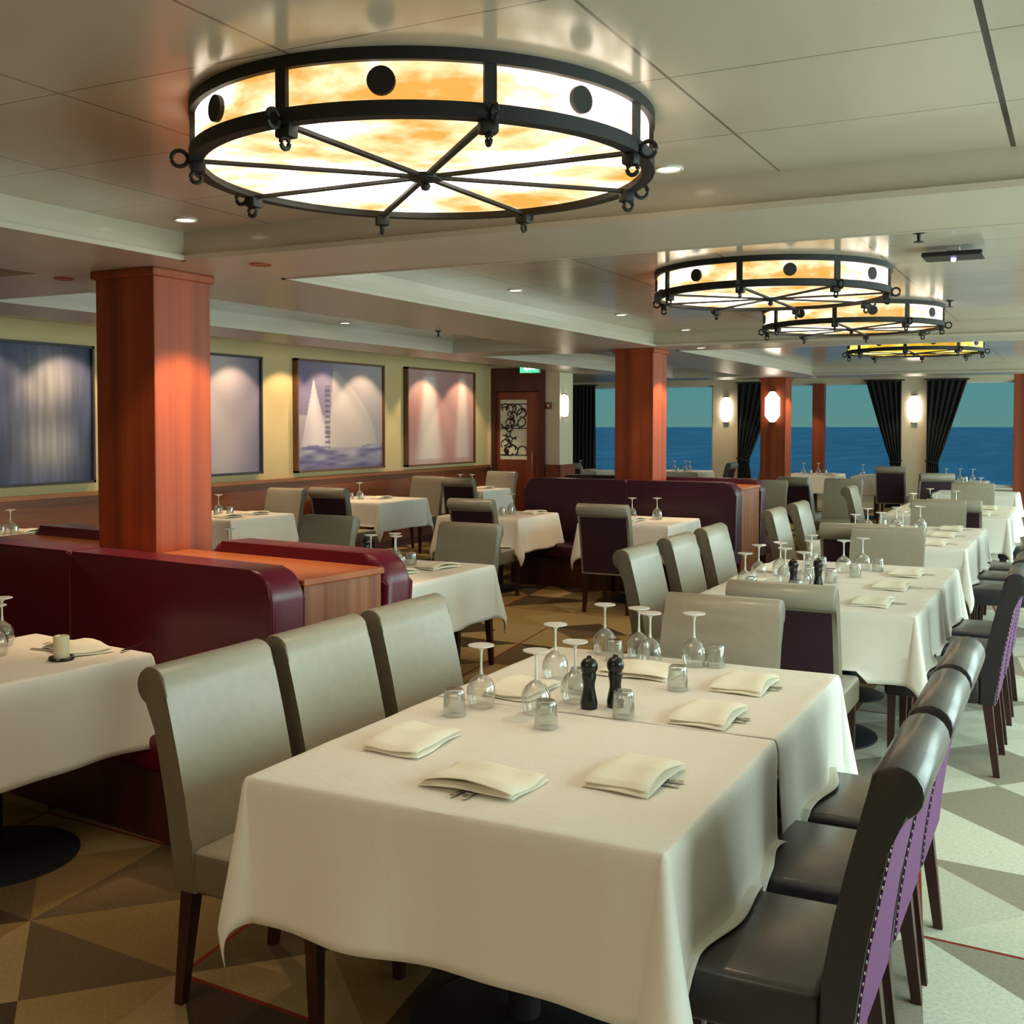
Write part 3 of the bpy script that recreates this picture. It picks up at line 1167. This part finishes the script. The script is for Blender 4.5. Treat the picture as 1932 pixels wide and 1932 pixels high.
# facing: 0 = towards the stern windows (+Y), 180 = towards the camera, -90 = towards +X, 90 = towards -X
ORD = ['first', 'second', 'third']
for k, y in enumerate((2.60, 3.15, 3.71)):
    chair('t', -2.06, y, -90 + (0, 1, -1)[k], 'taupe chair on the booth side of the front table, %s from the front' % ORD[k])
for k, y in enumerate((2.60, 3.16, 3.70)):
    chair('c', -.645, y, 90, 'charcoal chair with purple back at the front table, %s from the front' % ORD[k])
chair('t', -1.29, 4.10, 180, 'taupe chair at the head of the front table facing the viewer')
chair('t', -1.17, 5.22, 0, 'taupe chair with burgundy back turned away, before the second aisle table')
for k, y in enumerate((6.03, 6.75, 7.48)):
    chair('t', -1.96, y, -90, 'taupe chair on booth side of the second aisle table, %s from the front' % ORD[k])
for k, y in enumerate((5.93, 6.55, 7.17)):
    chair('c', -.58, y, 90, 'charcoal chair on aisle side of the second aisle table, %s from the front' % ORD[k])
chair('t', -1.17, 7.62, 180, 'taupe chair facing the viewer at the far head of the second aisle table')
chair('t', -1.42, 8.42, 0, 'taupe chair turned away at the near head of the third aisle table')
for k, y in enumerate((9.25, 10.15)):
    chair('t', -1.96, y, -90, 'taupe chair on booth side of the third aisle table, %s from the front' % ORD[k])
for k, y in enumerate((9.1, 9.75, 10.4)):
    chair('c', -.50, y, 90, 'charcoal chair on aisle side of the third aisle table, %s from the front' % ORD[k])
chair('t', -1.17, 10.66, 180, 'taupe chair facing the viewer at the far head of the third aisle table')
chair('t', -1.05, 11.42, 0, 'taupe chair with dark back at the near head of the fourth aisle table')
chair('t', -2.03, 13.05, -90, 'taupe chair on booth side of the fourth aisle table')
chair('c', -.45, 12.2, 90, 'charcoal chair on aisle side of the fourth aisle table')
# booth side tables
chair('t', -3.86, 6.58, 180, 'taupe chair facing the viewer at the table beyond the front partition')
chair('t', -5.14, 6.66, 180, 'taupe chair top seen just above the maroon banquette beside the front column')
chair('t', -3.74, 9.38, 0, 'dark backed chair turned away before the table by the middle banquette, aisle end')
chair('t', -5.12, 9.48, 0, 'dark backed chair turned away at the cloth cornered table by the banquette')
chair('t', -7.78, 9.45, 180, 'taupe chair facing the viewer at the wall table under the lilac painting')
chair('t', -7.42, 10.35, 0, 'dark backed chair at the wall table under the sails painting')
chair('t', -7.85, 12.55, 180, 'taupe chair facing the viewer beyond the wall table under the sails painting')
chair('t', -7.30, 13.02, 0, 'dark backed chair before the wall table under the rose painting')
chair('t', -7.72, 14.45, 180, 'taupe chair facing the viewer beside the door')
# stern window area
chair('t', -6.05, 20.1, 90, 'dark backed chair sideways at the window table by the middle column')
chair('t', -5.45, 20.3, 90, 'dark backed chair below the sconce on the pale pier')
chair('t', -8.35, 18.9, 0, 'dark chair turned away behind the middle banquette, beside the curtain')
chair('t', -7.55, 19.3, 70, 'taupe chair sideways behind the middle banquette, beside the middle column')
chair('t', -3.50, 13.6, 180, 'taupe chair facing the viewer in front of the rear column')
chair('t', -3.30, 15.2, -20, 'dark backed chair turned away on the aisle side of the rear column')
chair('t', -2.75, 14.4, 175, 'taupe chair behind the fourth aisle table, facing the viewer')
chair('t', -2.85, 19.8, 0, 'dark chair under the sconce pier between the tied curtains')
chair('t', -1.95, 17.3, 20, 'dark chair turned away before the window table at the aisle')
chair('t', -1.15, 14.05, 180, 'taupe chair facing the viewer at the far head of the fourth aisle table')


# ------------------------------------------------------------------ tables with cloths
def table(x0, x1, y0, y1, rz, name_label):
    cx, cy = (x0 + x1) / 2, (y0 + y1) / 2
    t = thing('dining_table', 'dark pedestal table under the ' + name_label, 'table', (cx, cy, 0), rz, 'pedestal dining tables')
    hx, hy = (x1 - x0) / 2, (y1 - y0) / 2
    obj('tabletop', boxbm(-hx + .008, -hy + .008, .725, hx - .008, hy - .008, .754, bevel=.006), M['leg'], t)
    bm = BM()
    lathe(bm, [(0, .725), (.16, .725), (.16, .715), (.045, .70), (.045, .03), (.07, .02), (0, .02)], 20)
    obj('pedestal', bm, M['base'], t, True)
    br = .26 if 'middle' in name_label else .21 if 'far half' in name_label else .325
    bm = BM()
    lathe(bm, [(0, .045), (.06, .045), (.10, .034), (br - .035, .020), (br, .010), (br, 0), (0, 0)], 40)
    obj('base_disc', bm, M['base'], t, True)
    return t


def cloth(x0, x1, y0, y1, rz, label, drop=.35, seats=(), seed=1, n=56, flat=(), lift=0.0):
    """table linen: flat top, hanging sides with soft folds, pointed cones at the corners; seats: (side, centre, half) where it rests on a chair seat"""
    cx, cy = (x0 + x1) / 2, (y0 + y1) / 2
    hx, hy = (x1 - x0) / 2 + .004, (y1 - y0) / 2 + .004
    rg = random.Random(seed)
    ph = [rg.uniform(0, 6.28) for _ in range(8)]
    ZT = .760 + lift
    m = 14

    def axis(h, lo, hi):
        v = [-h - drop * (1 - k / m) for k in range(m)] if lo else []
        v += [-h + 2 * h * k / n for k in range(n + 1)]
        v += [h + drop * (k + 1) / m for k in range(m)] if hi else []
        return v

    def wave(s, k):
        return .55 * math.sin(s * 9.0 + ph[k]) + .3 * math.sin(s * 17 + ph[k + 4])

    def hang(d, al, side):
        """how far the hanging side stands off the table edge after d of cloth"""
        f = d / drop
        ki = {'+x': 0, '-x': 1, '+y': 2, '-y': 3}[side]
        return .012 * min(1, d / .03) + d * .07 * f ** .5 + .028 * min(f, 1.2) * wave(al, ki)

    def tuck(d, al, h):
        """the side is drawn in a little beside each corner, where the loose cone begins"""
        return math.copysign(.042 * min(1.3, d / drop) * math.exp(-(h - abs(al)) / .07), al)

    def fall(d):
        return ZT - d * d / .04 if d < .02 else ZT - d + .010

    def pos(u, v):
        a, b = max(0, abs(u) - hx), max(0, abs(v) - hy)
        sx, sy = (1 if u > 0 else -1), (1 if v > 0 else -1)
        xx, yy = max(-hx, min(hx, u)), max(-hy, min(hy, v))
        if a == 0 and b == 0:
            return xx, yy, ZT + .0012 * math.sin(u * 11 + ph[0]) * math.sin(v * 13 + ph[1])
        d = a or b
        al = yy if a else xx
        side = ('+x' if sx > 0 else '-x') if a else ('+y' if sy > 0 else '-y')
        f = d / drop
        out = hang(d, al, side)
        z = fall(d)
        for sd, c, hw in seats:
            if sd == side:
                w = max(0, min(1, (hw + .07 - abs(al - c)) / .07))
                w = w * w * (3 - 2 * w)
                zmin = .478 * w
                if z < zmin:
                    ex = zmin - z
                    z = zmin + .006 * f
                    out += ex * .30
        if side[1] == 'x':
            return xx + sx * out, yy - tuck(d, yy, hy), z
        return xx - tuck(d, xx, hx), yy + sy * out, z

    def corner(t, th, sx, sy):
        """loose cone of cloth under a corner, t = 0..1 down to the hem"""
        rho = t * drop * min(1.34, 1 / max(math.cos(th), math.sin(th)))
        q = rho / (1.414 * drop)
        k = max(0.0, math.sin(2 * th)) ** .6
        shape = q / .74 if q < .74 else 1 - ((q - .74) / .26) ** 1.4 * .45
        bul = .048 * shape * k
        sdx, sdy = ('+x' if sx > 0 else '-x'), ('+y' if sy > 0 else '-y')
        ox = hang(rho, sy * hy, sdx) * math.cos(th) ** 2 + bul
        oy = hang(rho, sx * hx, sdy) * math.sin(th) ** 2 + bul
        ox -= tuck(rho, hx, hx) * math.sin(th) ** 6
        oy -= tuck(rho, hy, hy) * math.cos(th) ** 6
        return sx * (hx + ox), sy * (hy + oy), max(fall(rho), .03)

    cut = flat
    us = [-hx + 2 * hx * k / n for k in range(n + 1)]
    ws = [-hy + 2 * hy * k / n for k in range(n + 1)]
    ds = [0.0, .008, .02] + [.02 + (drop - .02) * (k + 1) / m for k in range(m)]
    ds = ds[1:]
    bm = BM()

    def sheet(grid):
        g = [[bm.verts.new(p) for p in row] for row in grid]
        for j in range(len(g) - 1):
            for i in range(len(g[0]) - 1):
                bm.faces.new((g[j][i], g[j][i + 1], g[j + 1][i + 1], g[j + 1][i]))

    sheet([[pos(u, v) for u in us] for v in ws])
    for side, sg in (('+x', 1), ('-x', -1)):
        if side not in cut:
            sheet([[pos(sg * hx, v) for v in ws]] + [[pos(sg * (hx + d), v) for v in ws] for d in ds])
    for side, sg in (('+y', 1), ('-y', -1)):
        if side not in cut:
            sheet([[pos(u, sg * hy) for u in us]] + [[pos(u, sg * (hy + d)) for u in us] for d in ds])
    for sx in (1, -1):
        for sy in (1, -1):
            if ('+x' if sx > 0 else '-x') in cut or ('+y' if sy > 0 else '-y') in cut:
                continue
            na = 24
            sheet([[corner(d / drop, PI / 2 * j / na, sx, sy) for j in range(na + 1)] for d in [0.0005] + ds])
    bmesh.ops.remove_doubles(bm, verts=bm.verts, dist=.0012)
    o = obj('tablecloth', bm, M['cloth'], None, True)
    o.location, o.rotation_euler = (cx, cy, 0), (0, 0, rz)
    md = o.modifiers.new('weave_thickness', 'SOLIDIFY')
    md.thickness, md.offset = .0025, 1
    return tag(o, label, 'tablecloth', 'white tablecloths')


TABLES = {
    # id: x0, x1, y0, y1, rotation, short description
    'A1': (-1.92, -.79, 2.25, 3.20, 0, 'front half of the front table'),
    'A2': (-1.92, -.79, 3.215, 4.15, 0, 'far half of the front table'),
    'B1': (-1.83, -.70, 5.60, 6.57, 0, 'front half of the second aisle table'),
    'B2': (-1.83, -.70, 6.585, 7.57, 0, 'far half of the second aisle table'),
    'C1': (-1.85, -.75, 8.72, 9.66, 0, 'front half of the third aisle table'),
    'C2': (-1.85, -.75, 9.675, 10.62, 0, 'far half of the third aisle table'),
    'D1': (-1.80, -.63, 11.75, 12.75, 0, 'front half of the fourth aisle table'),
    'D2': (-1.80, -.63, 12.765, 13.7, 0, 'far half of the fourth aisle table'),
    'E1': (-1.75, -.75, 15.6, 16.6, 0, 'aisle table between rear column and windows'),
    'L1': (-4.12, -3.37, 2.42, 3.33, R(-6), 'table by the maroon banquette'),
    'L2': (-4.32, -3.42, 5.25, 6.40, 0, 'table beyond the front partition'),
    'L3': (-5.70, -4.80, 5.25, 6.40, 0, 'table behind the front column'),
    'M1': (-5.75, -4.86, 9.62, 10.52, 0, 'cloth cornered table at the middle banquette'),
    'M2': (-4.20, -3.33, 9.60, 10.50, 0, 'table by the middle column'),
    'W0': (-8.33, -7.75, 5.6, 6.75, 0, 'wall table under the striped painting'),
    'W1': (-8.25, -7.25, 8.25, 9.18, 0, 'wall table under the lilac painting'),
    'W2': (-8.25, -7.30, 10.85, 11.90, 0, 'wall table under the sails painting'),
    'W3': (-8.25, -7.34, 13.45, 14.25, 0, 'wall table under the rose painting'),
    'F1': (-7.55, -6.55, 20.6, 21.6, 0, 'window table beside the middle column'),
    'F2': (-4.85, -3.95, 20.5, 21.4, 0, 'window table beside the mullion'),
    'F3': (-3.62, -2.90, 20.3, 21.2, 0, 'window table before the tied curtain'),
    'F4': (-2.25, -1.35, 18.9, 19.8, 0, 'window table at the aisle'),
    'F5': (-9.3, -8.4, 20.0, 20.9, 0, 'window table behind the middle banquette'),
}
SEATS = {
    'A1': [('+x', -.125, .24), ('+x', .435, .24), ('-x', -.125, .24), ('-x', .425, .24)],
    'A2': [('+x', .02, .24), ('-x', .03, .24), ('+y', .06, .24)],
    'B1': [('+x', -.155, .24), ('+x', .465, .24), ('-x', -.055, .24), ('-y', .1, .24)],
    'B2': [('+x', .09, .24), ('-x', -.32, .24), ('-x', .40, .24), ('+y', .1, .24)],
    'C1': [('+x', -.09, .24), ('-x', .06, .24), ('-y', -.12, .24)],
    'C2': [('+x', -.40, .24), ('+x', .25, .24), ('-x', 0, .24), ('+y', .13, .24)],
    'L1': [('+y', 0, .34)],
    'L2': [('+y', 0, .24), ('-y', 0, .34)], 'L3': [('+y', .1, .24), ('-y', 0, .34)],
    'M1': [('-y', .18, .24), ('+y', 0, .34)], 'M2': [('-y', .02, .24), ('+y', 0, .34)],
    'W1': [('+y', -.03, .24)], 'W2': [('-y', .35, .24)], 'W3': [('-y', .5, .24), ('+y', .07, .24)],
    'D1': [('+x', -.05, .24), ('-y', .16, .24)], 'D2': [('-x', -.18, .24), ('+y', .06, .24)],
}
FLAT = {'A1': ('+y',), 'A2': ('-y',), 'B1': ('+y',), 'B2': ('-y',), 'C1': ('+y',), 'C2': ('-y',), 'D1': ('+y',), 'D2': ('-y',), 'W1': ('-x',), 'W2': ('-x',), 'W3': ('-x',), 'W0': ('-x',)}
for k, (key, (x0, x1, y0, y1, rz, desc)) in enumerate(TABLES.items()):
    table(x0, x1, y0, y1, rz, 'cloth of the ' + desc)
    near_t = key in ('A1', 'A2', 'L1')
    dr = .375 if near_t else .345
    cloth(x0, x1, y0, y1, rz, 'white linen cloth on the ' + desc, dr, SEATS.get(key, ()), k + 3, 56 if near_t else 22, FLAT.get(key, ()), 0.0)

ZT = .7635


# ------------------------------------------------------------------ table ware
def make_wine(detail):
    t = thing('wine_glass', '', 'glass')
    seg = 28 if detail else 14
    bm = BM()
    lathe(bm, [(.038, 0), (.045, .022), (.048, .045), (.045, .066), (.034, .086), (.018, .099), (.006, .106)], seg)
    obj('bowl', bm, M['glass'], t, True)
    bm = BM()
    lathe(bm, [(.006, .106), (.0040, .125), (.0036, .165), (.0055, .183), (.012, .190)], max(8, seg // 2))
    obj('stem', bm, M['foot'], t, True)
    bm = BM()
    lathe(bm, [(.011, .189), (.034, .195), (.0425, .198), (.0425, .201), (0, .202)], seg)
    obj('foot', bm, M['foot'], t, True)
    return t


def make_tumbler():
    t = thing('tumbler', '', 'glass')
    bm = BM()
    lathe(bm, [(.036, 0), (.035, .03), (.032, .070), (.030, .080), (.026, .084), (0, .084)], 24)
    lathe(bm, [(.033, 0), (.032, .03), (.029, .064), (.022, .070), (0, .071)], 24)
    obj('tumbler_wall', bm, M['glass'], t, True)
    return t


def make_mill():
    t = thing('pepper_mill', '', 'mill')
    bm = BM()
    lathe(bm, [(0, 0), (.027, 0), (.028, .02), (.024, .04), (.019, .065), (.019, .08), (.024, .105), (.022, .115), (0, .115)], 24)
    obj('body', bm, M['mill'], t, True)
    bm = BM()
    lathe(bm, [(0, .116), (.022, .116), (.028, .130), (.028, .145), (.020, .158), (.008, .164), (.008, .170), (0, .172)], 24)
    obj('head', bm, M['mill'], t, True)
    return t


def make_napkin():
    """linen folded into four loose layers, about 26 x 17 cm, fold at the long edge"""
    t = thing('folded_napkin', '', 'napkin')
    rg = random.Random(5)
    for q in range(2):
        bm = BM()
        nx, ny = 18, 10
        w, d = .135 - .004 * q, .092 - .003 * q
        top, bot = [], []
        for j in range(ny + 1):
            rt, rb = [], []
            for i in range(nx + 1):
                u, v = i / nx * 2 - 1, j / ny * 2 - 1
                x = u * w + .006 * math.sin(v * 2 + q)
                y = v * d + .004 * math.sin(u * 3 + q * 2)
                arch = .012 * max(0, -v) * (1 - u * u) * (1 if q else .4) + .006 * (1 - abs(u)) * (.5 + q)
                z0 = .003 + q * .011 + arch + .002 * math.sin(u * 4 + v * 3 + q)
                ed = min(1, (1 - abs(u)) * 9 + .3, (1 - abs(v)) * 6 + .3)
                rt.append(bm.verts.new((x, y, z0 + .0095 * ed)))
                rb.append(bm.verts.new((x, y, z0)))
            top.append(rt)
            bot.append(rb)
        for j in range(ny):
            for i in range(nx):
                bm.faces.new((top[j][i], top[j][i + 1], top[j + 1][i + 1], top[j + 1][i]))
                bm.faces.new((bot[j][i], bot[j + 1][i], bot[j + 1][i + 1], bot[j][i + 1]))
        for i in range(nx):
            for j, s in ((0, 1), (ny, -1)):
                bm.faces.new((top[j][i], top[j][i + 1], bot[j][i + 1], bot[j][i]))
        for j in range(ny):
            for i in (0, nx):
                bm.faces.new((top[j][i], top[j + 1][i], bot[j + 1][i], bot[j][i]))
        obj('upper_fold' if q else 'lower_fold', bm, M['napkin'], t, True)
    return t


def make_fork():
    t = thing('fork', '', 'cutlery')
    bm = BM()
    prism(bm, [(-.005, 0), (.005, 0), (.008, .07), (.006, .10), (-.006, .10), (-.008, .07)], .0015, .004, 'Z')
    prism(bm, [(-.004, .10), (.004, .10), (.004, .135), (.011, .148), (-.011, .148), (-.004, .135)], .002, .0045, 'Z')
    obj('handle', bm, M['steel'], t)
    for k in range(4):
        bm = BM()
        x = -.0095 + k * .0063
        box(bm, x - .0015, .147, .003, x + .0015, .195, .005)
        obj('tine', bm, M['steel'], t)
    return t


def make_knife():
    t = thing('table_knife', '', 'cutlery')
    bm = BM()
    prism(bm, [(-.006, 0), (.006, 0), (.008, .05), (.007, .095), (-.007, .095), (-.008, .05)], .001, .006, 'Z')
    obj('handle', bm, M['steel'], t, False)
    bm = BM()
    prism(bm, [(-.006, .095), (.006, .095), (.009, .15), (.005, .205), (-.006, .215)], .0025, .0042, 'Z')
    obj('blade', bm, M['steel'], t)
    return t


def make_candle():
    t = thing('table_candle', '', 'candle')
    bm = BM()
    lathe(bm, [(0, .010), (.030, .010), (.030, .090), (.026, .094), (.022, .088), (0, .086)], 24)
    obj('wax', bm, M['wax'], t, True)
    bm = BM()
    lathe(bm, [(0, 0), (.046, 0), (.050, .006), (.048, .012), (.036, .010), (0, .009)], 28)
    obj('holder_dish', bm, M['mill'], t, True)
    bm = BM()
    tube(bm, [(0, 0, .085), (.001, 0, .100)], .0012, 5)
    obj('wick', bm, M['mill'], t)
    return t


ITEM = {'wine': lambda: make_wine(True), 'winefar': lambda: make_wine(False), 'tumbler': make_tumbler, 'mill': make_mill, 'napkin': make_napkin, 'fork': make_fork, 'knife': make_knife, 'candle': make_candle}
IGROUP = {'wine': 'upturned wine glasses', 'winefar': 'upturned wine glasses', 'tumbler': 'upturned tumblers', 'mill': 'pepper and salt mills', 'napkin': 'folded cream napkins', 'fork': 'forks', 'knife': 'table knives', 'candle': 'table candles'}
IPRO = {}


def item(kind, x, y, rz, label, dz=0.0):
    loc = (x, y, ZT + dz)
    if kind not in IPRO:
        o = ITEM[kind]()
        IPRO[kind] = o
        o.location, o.rotation_euler = loc, (0, 0, rz)
        o['label'], o['group'] = label, IGROUP[kind]
        return o
    return dup(IPRO[kind], loc, rz, label, IGROUP[kind])


# front table
NAP = [(-1.70, 2.70, R(-88), 'folded napkin at the first booth side place of the front table'),
       (-1.345, 2.47, R(0), 'folded napkin at the near head of the front table'),
       (-1.02, 2.69, R(88), 'folded napkin at the first aisle side place of the front table'),
       (-1.03, 3.36, R(90), 'folded napkin at the second aisle side place of the front table'),
       (-1.04, 3.82, R(90), 'folded napkin at the third aisle side place of the front table'),
       (-1.70, 3.40, R(-90), 'folded napkin behind the glasses on the booth side of front table'),
       (-1.43, 3.83, R(180), 'folded napkin at the far head of the front table')]
for x, y, rz, lab in NAP:
    item('napkin', x, y, rz, lab)
    place = lab.split('folded napkin ')[1]
    c, s = math.cos(rz), math.sin(rz)
    for kind, off, nm in (('fork', -.022, 'fork'), ('knife', .014, 'table knife')):
        lx, ly = off, -.130
        item(kind, x + lx * c - ly * s, y + lx * s + ly * c, rz + (.05 if off > 0 else -.06), '%s tucked under napkin %s' % (nm, place), .0012 if kind == 'fork' else .0010)

for x, y, lab in [(-1.727, 3.155, 'upturned wine glass standing alone on the booth side of the front table'),
                  (-1.672, 3.61, 'upturned wine glass on the booth edge, behind the lone front one'),
                  (-1.531, 3.161, 'upturned wine glass in front of the pepper mills, booth side'),
                  (-1.48, 3.35, 'upturned wine glass directly behind the pepper mills'),
                  (-1.682, 4.10, 'tallest looking upturned wine glass at the far end, booth side'),
                  (-1.53, 4.08, 'upturned wine glass at the far head, rearmost of the middle pair'),
                  (-1.451, 3.99, 'upturned wine glass at the far head, front one of the middle pair'),
                  (-1.30, 4.06, 'upturned wine glass at the far end before the taupe chair, aisle side')]:
    item('wine', x, y, 0, lab)
for x, y, lab in [(-1.75, 3.02, 'upturned tumbler beside the lone wine glass, booth side of front table'),
                  (-1.43, 3.02, 'upturned tumbler in the middle of the front table, closest to the napkins'),
                  (-1.265, 3.24, 'upturned tumbler in front of the pepper mills on the front table'),
                  (-1.52, 3.47, 'upturned tumbler behind the napkin on the booth side of front table'),
                  (-1.23, 3.66, 'upturned tumbler behind the mills at the far half of front table'),
                  (-1.22, 4.08, 'upturned tumbler at the far aisle corner beside a wine glass'),
                  (-1.60, 4.00, 'upturned tumbler at the far booth corner between wine glasses')]:
    item('tumbler', x, y, 0, lab)
item('mill', -1.404, 3.29, 0, 'black pepper mill on the front table, the booth side one of two')
item('mill', -1.335, 3.345, 0, 'black pepper mill on the front table, the aisle side one of two')

# banquette table at the edge of the picture
item('wine', -3.83, 2.98, 0, 'upturned wine glass at the picture edge on the maroon banquette table')
item('wine', -3.97, 3.12, 0, 'upturned wine glass on the banquette table, behind the first')
item('tumbler', -3.80, 2.90, 0, 'upturned tumbler on the banquette table beside the wine glass')
item('candle', -3.53, 3.04, 0, 'ivory candle on black dish, on the maroon banquette table')
item('napkin', -3.62, 3.20, R(-20), 'folded napkin behind the candle on the banquette table')
item('fork', -3.80, 3.12, R(-80), 'fork beside the candle on the banquette table', .001)
item('knife', -3.42, 3.24, R(20), 'knife beside the napkin on the banquette table', .001)

# other tables: small still lifes with ordinals
NUM = ['first', 'second', 'third', 'fourth', 'fifth', 'sixth', 'seventh', 'eighth', 'ninth']


def dress(keys, desc, wines=(), tumblers=(), mills=(), napkins=(), knives=(), candles=()):
    for kind, pts, nm in (('winefar', wines, 'upturned wine glass'), ('tumbler', tumblers, 'upturned tumbler'), ('mill', mills, 'black pepper mill'), ('napkin', napkins, 'folded napkin'), ('knife', knives, 'dark looking table knife'), ('candle', candles, 'ivory candle')):
        pts = sorted(pts, key=lambda p: p[1] * 10 + p[0])
        for k, p in enumerate(pts):
            o = NUM[k] + ' ' if len(pts) > 1 else ''
            tail = ', %s from the front' % NUM[k] if len(pts) > 1 else ''
            item(kind, p[0], p[1], p[2] if len(p) > 2 else 0, '%s on the %s%s' % (nm, desc, tail), .001 if kind == 'knife' else 0)


dress('B', 'second aisle table',
      wines=[(-1.66, 6.10), (-1.70, 6.55), (-1.52, 6.45), (-1.38, 6.30), (-1.62, 6.75), (-1.48, 6.95), (-1.30, 7.05), (-1.55, 7.30), (-1.22, 7.25)],
      tumblers=[(-1.60, 6.00), (-1.28, 6.55), (-1.12, 7.2), (-1.35, 5.98), (-1.42, 6.64), (-1.20, 6.88), (-1.45, 7.12)],
      mills=[(-1.42, 6.22), (-1.30, 6.30)],
      napkins=[(-.94, 5.90, R(90)), (-.94, 6.52, R(90)), (-.94, 7.12, R(90)), (-1.70, 6.33, R(-90)), (-1.70, 6.95, R(-90)), (-1.30, 5.76, 0)],
      knives=[(-.78, 5.93, R(90)), (-.78, 6.55, R(90)), (-.78, 7.15, R(90))])
dress('C', 'third aisle table',
      wines=[(-1.60, 9.15), (-1.45, 9.45), (-1.30, 9.60), (-1.62, 9.85), (-1.42, 10.1), (-1.25, 10.3)],
      tumblers=[(-1.52, 9.28), (-1.36, 9.85), (-1.20, 10.05), (-1.55, 10.2)],
      mills=[(-1.66, 9.42)],
      napkins=[(-1.0, 9.05, R(90)), (-1.0, 9.72, R(90)), (-1.0, 10.35, R(90))],
      knives=[(-.83, 9.08, R(90)), (-.83, 9.75, R(90)), (-.83, 10.38, R(90))])
dress('D', 'fourth aisle table', wines=[(-1.55, 12.2), (-1.35, 12.45), (-1.2, 12.9), (-1.5, 13.2)], tumblers=[(-1.42, 12.3), (-1.1, 13.1)], mills=[(-1.45, 12.75)], napkins=[(-.9, 12.2, R(90)), (-.9, 13.1, R(90))], knives=[(-.73, 12.2, R(90))])
dress('E', 'aisle table between rear column and windows', wines=[(-1.4, 16.0), (-1.2, 16.2)], tumblers=[(-1.3, 15.9)])
dress('L2', 'table beyond the front partition', wines=[(-4.02, 6.16), (-3.92, 6.02), (-4.10, 6.0)], tumblers=[(-3.98, 5.88), (-3.84, 5.95), (-3.88, 6.14), (-4.08, 5.86)], mills=[(-4.22, 6.12)], napkins=[(-3.74, 5.72, R(80)), (-3.66, 6.1, R(80))])
dress('L3', 'table behind the front column', wines=[(-5.2, 5.9)], tumblers=[(-5.1, 5.8)])
dress('M1', 'cloth cornered table at the middle banquette', wines=[(-5.25, 10.25)], tumblers=[(-5.18, 10.1), (-5.20, 9.95)], napkins=[(-5.42, 10.0, R(80)), (-5.02, 10.30, R(85))])
dress('M2', 'table by the middle column', wines=[(-3.90, 10.2), (-3.68, 10.3)], tumblers=[(-3.98, 10.15), (-3.62, 10.18)], napkins=[(-3.8, 9.95, R(80))])
dress('W0', 'wall table under the striped painting', wines=[(-8.02, 6.4)], tumblers=[(-7.98, 6.28), (-7.90, 6.34)], mills=[(-8.16, 6.12)], candles=[(-8.06, 6.20)], napkins=[(-7.9, 6.55, R(75))])
dress('W1', 'wall table under the lilac painting', wines=[(-7.85, 8.75)], tumblers=[(-7.78, 8.65), (-7.70, 8.75)], napkins=[(-7.5, 8.9, R(80)), (-7.5, 8.5, R(80))])
dress('W2', 'wall table under the sails painting', wines=[(-7.92, 11.35)], tumblers=[(-7.98, 11.25), (-7.85, 11.28)], candles=[(-8.12, 10.98)], napkins=[(-7.7, 11.5, R(80))])
dress('W3', 'wall table under the rose painting', wines=[(-7.95, 13.9), (-7.78, 13.95)], tumblers=[], candles=[(-8.1, 13.7)], napkins=[(-7.6, 14.0, R(80))])
dress('F1', 'window table beside the middle column', wines=[(-7.15, 21.0), (-6.95, 21.1), (-6.8, 20.9)], tumblers=[(-7.05, 20.9), (-6.9, 20.95)])
dress('F2', 'window table beside the mullion', wines=[(-4.6, 20.9), (-4.35, 21.0)], tumblers=[(-4.45, 20.8), (-4.2, 20.9)], napkins=[(-4.1, 20.75, R(90))])
dress('F3', 'window table before the tied curtain', wines=[(-3.5, 20.7)], napkins=[(-3.3, 20.6, R(90))])
dress('F4', 'window table at the aisle', wines=[(-1.95, 19.3), (-1.75, 19.4), (-1.55, 19.3)], tumblers=[(-1.85, 19.2), (-1.65, 19.25)])
dress('F5', 'window table behind the middle banquette', wines=[(-8.9, 20.4)], napkins=[(-8.7, 20.4, R(90))])
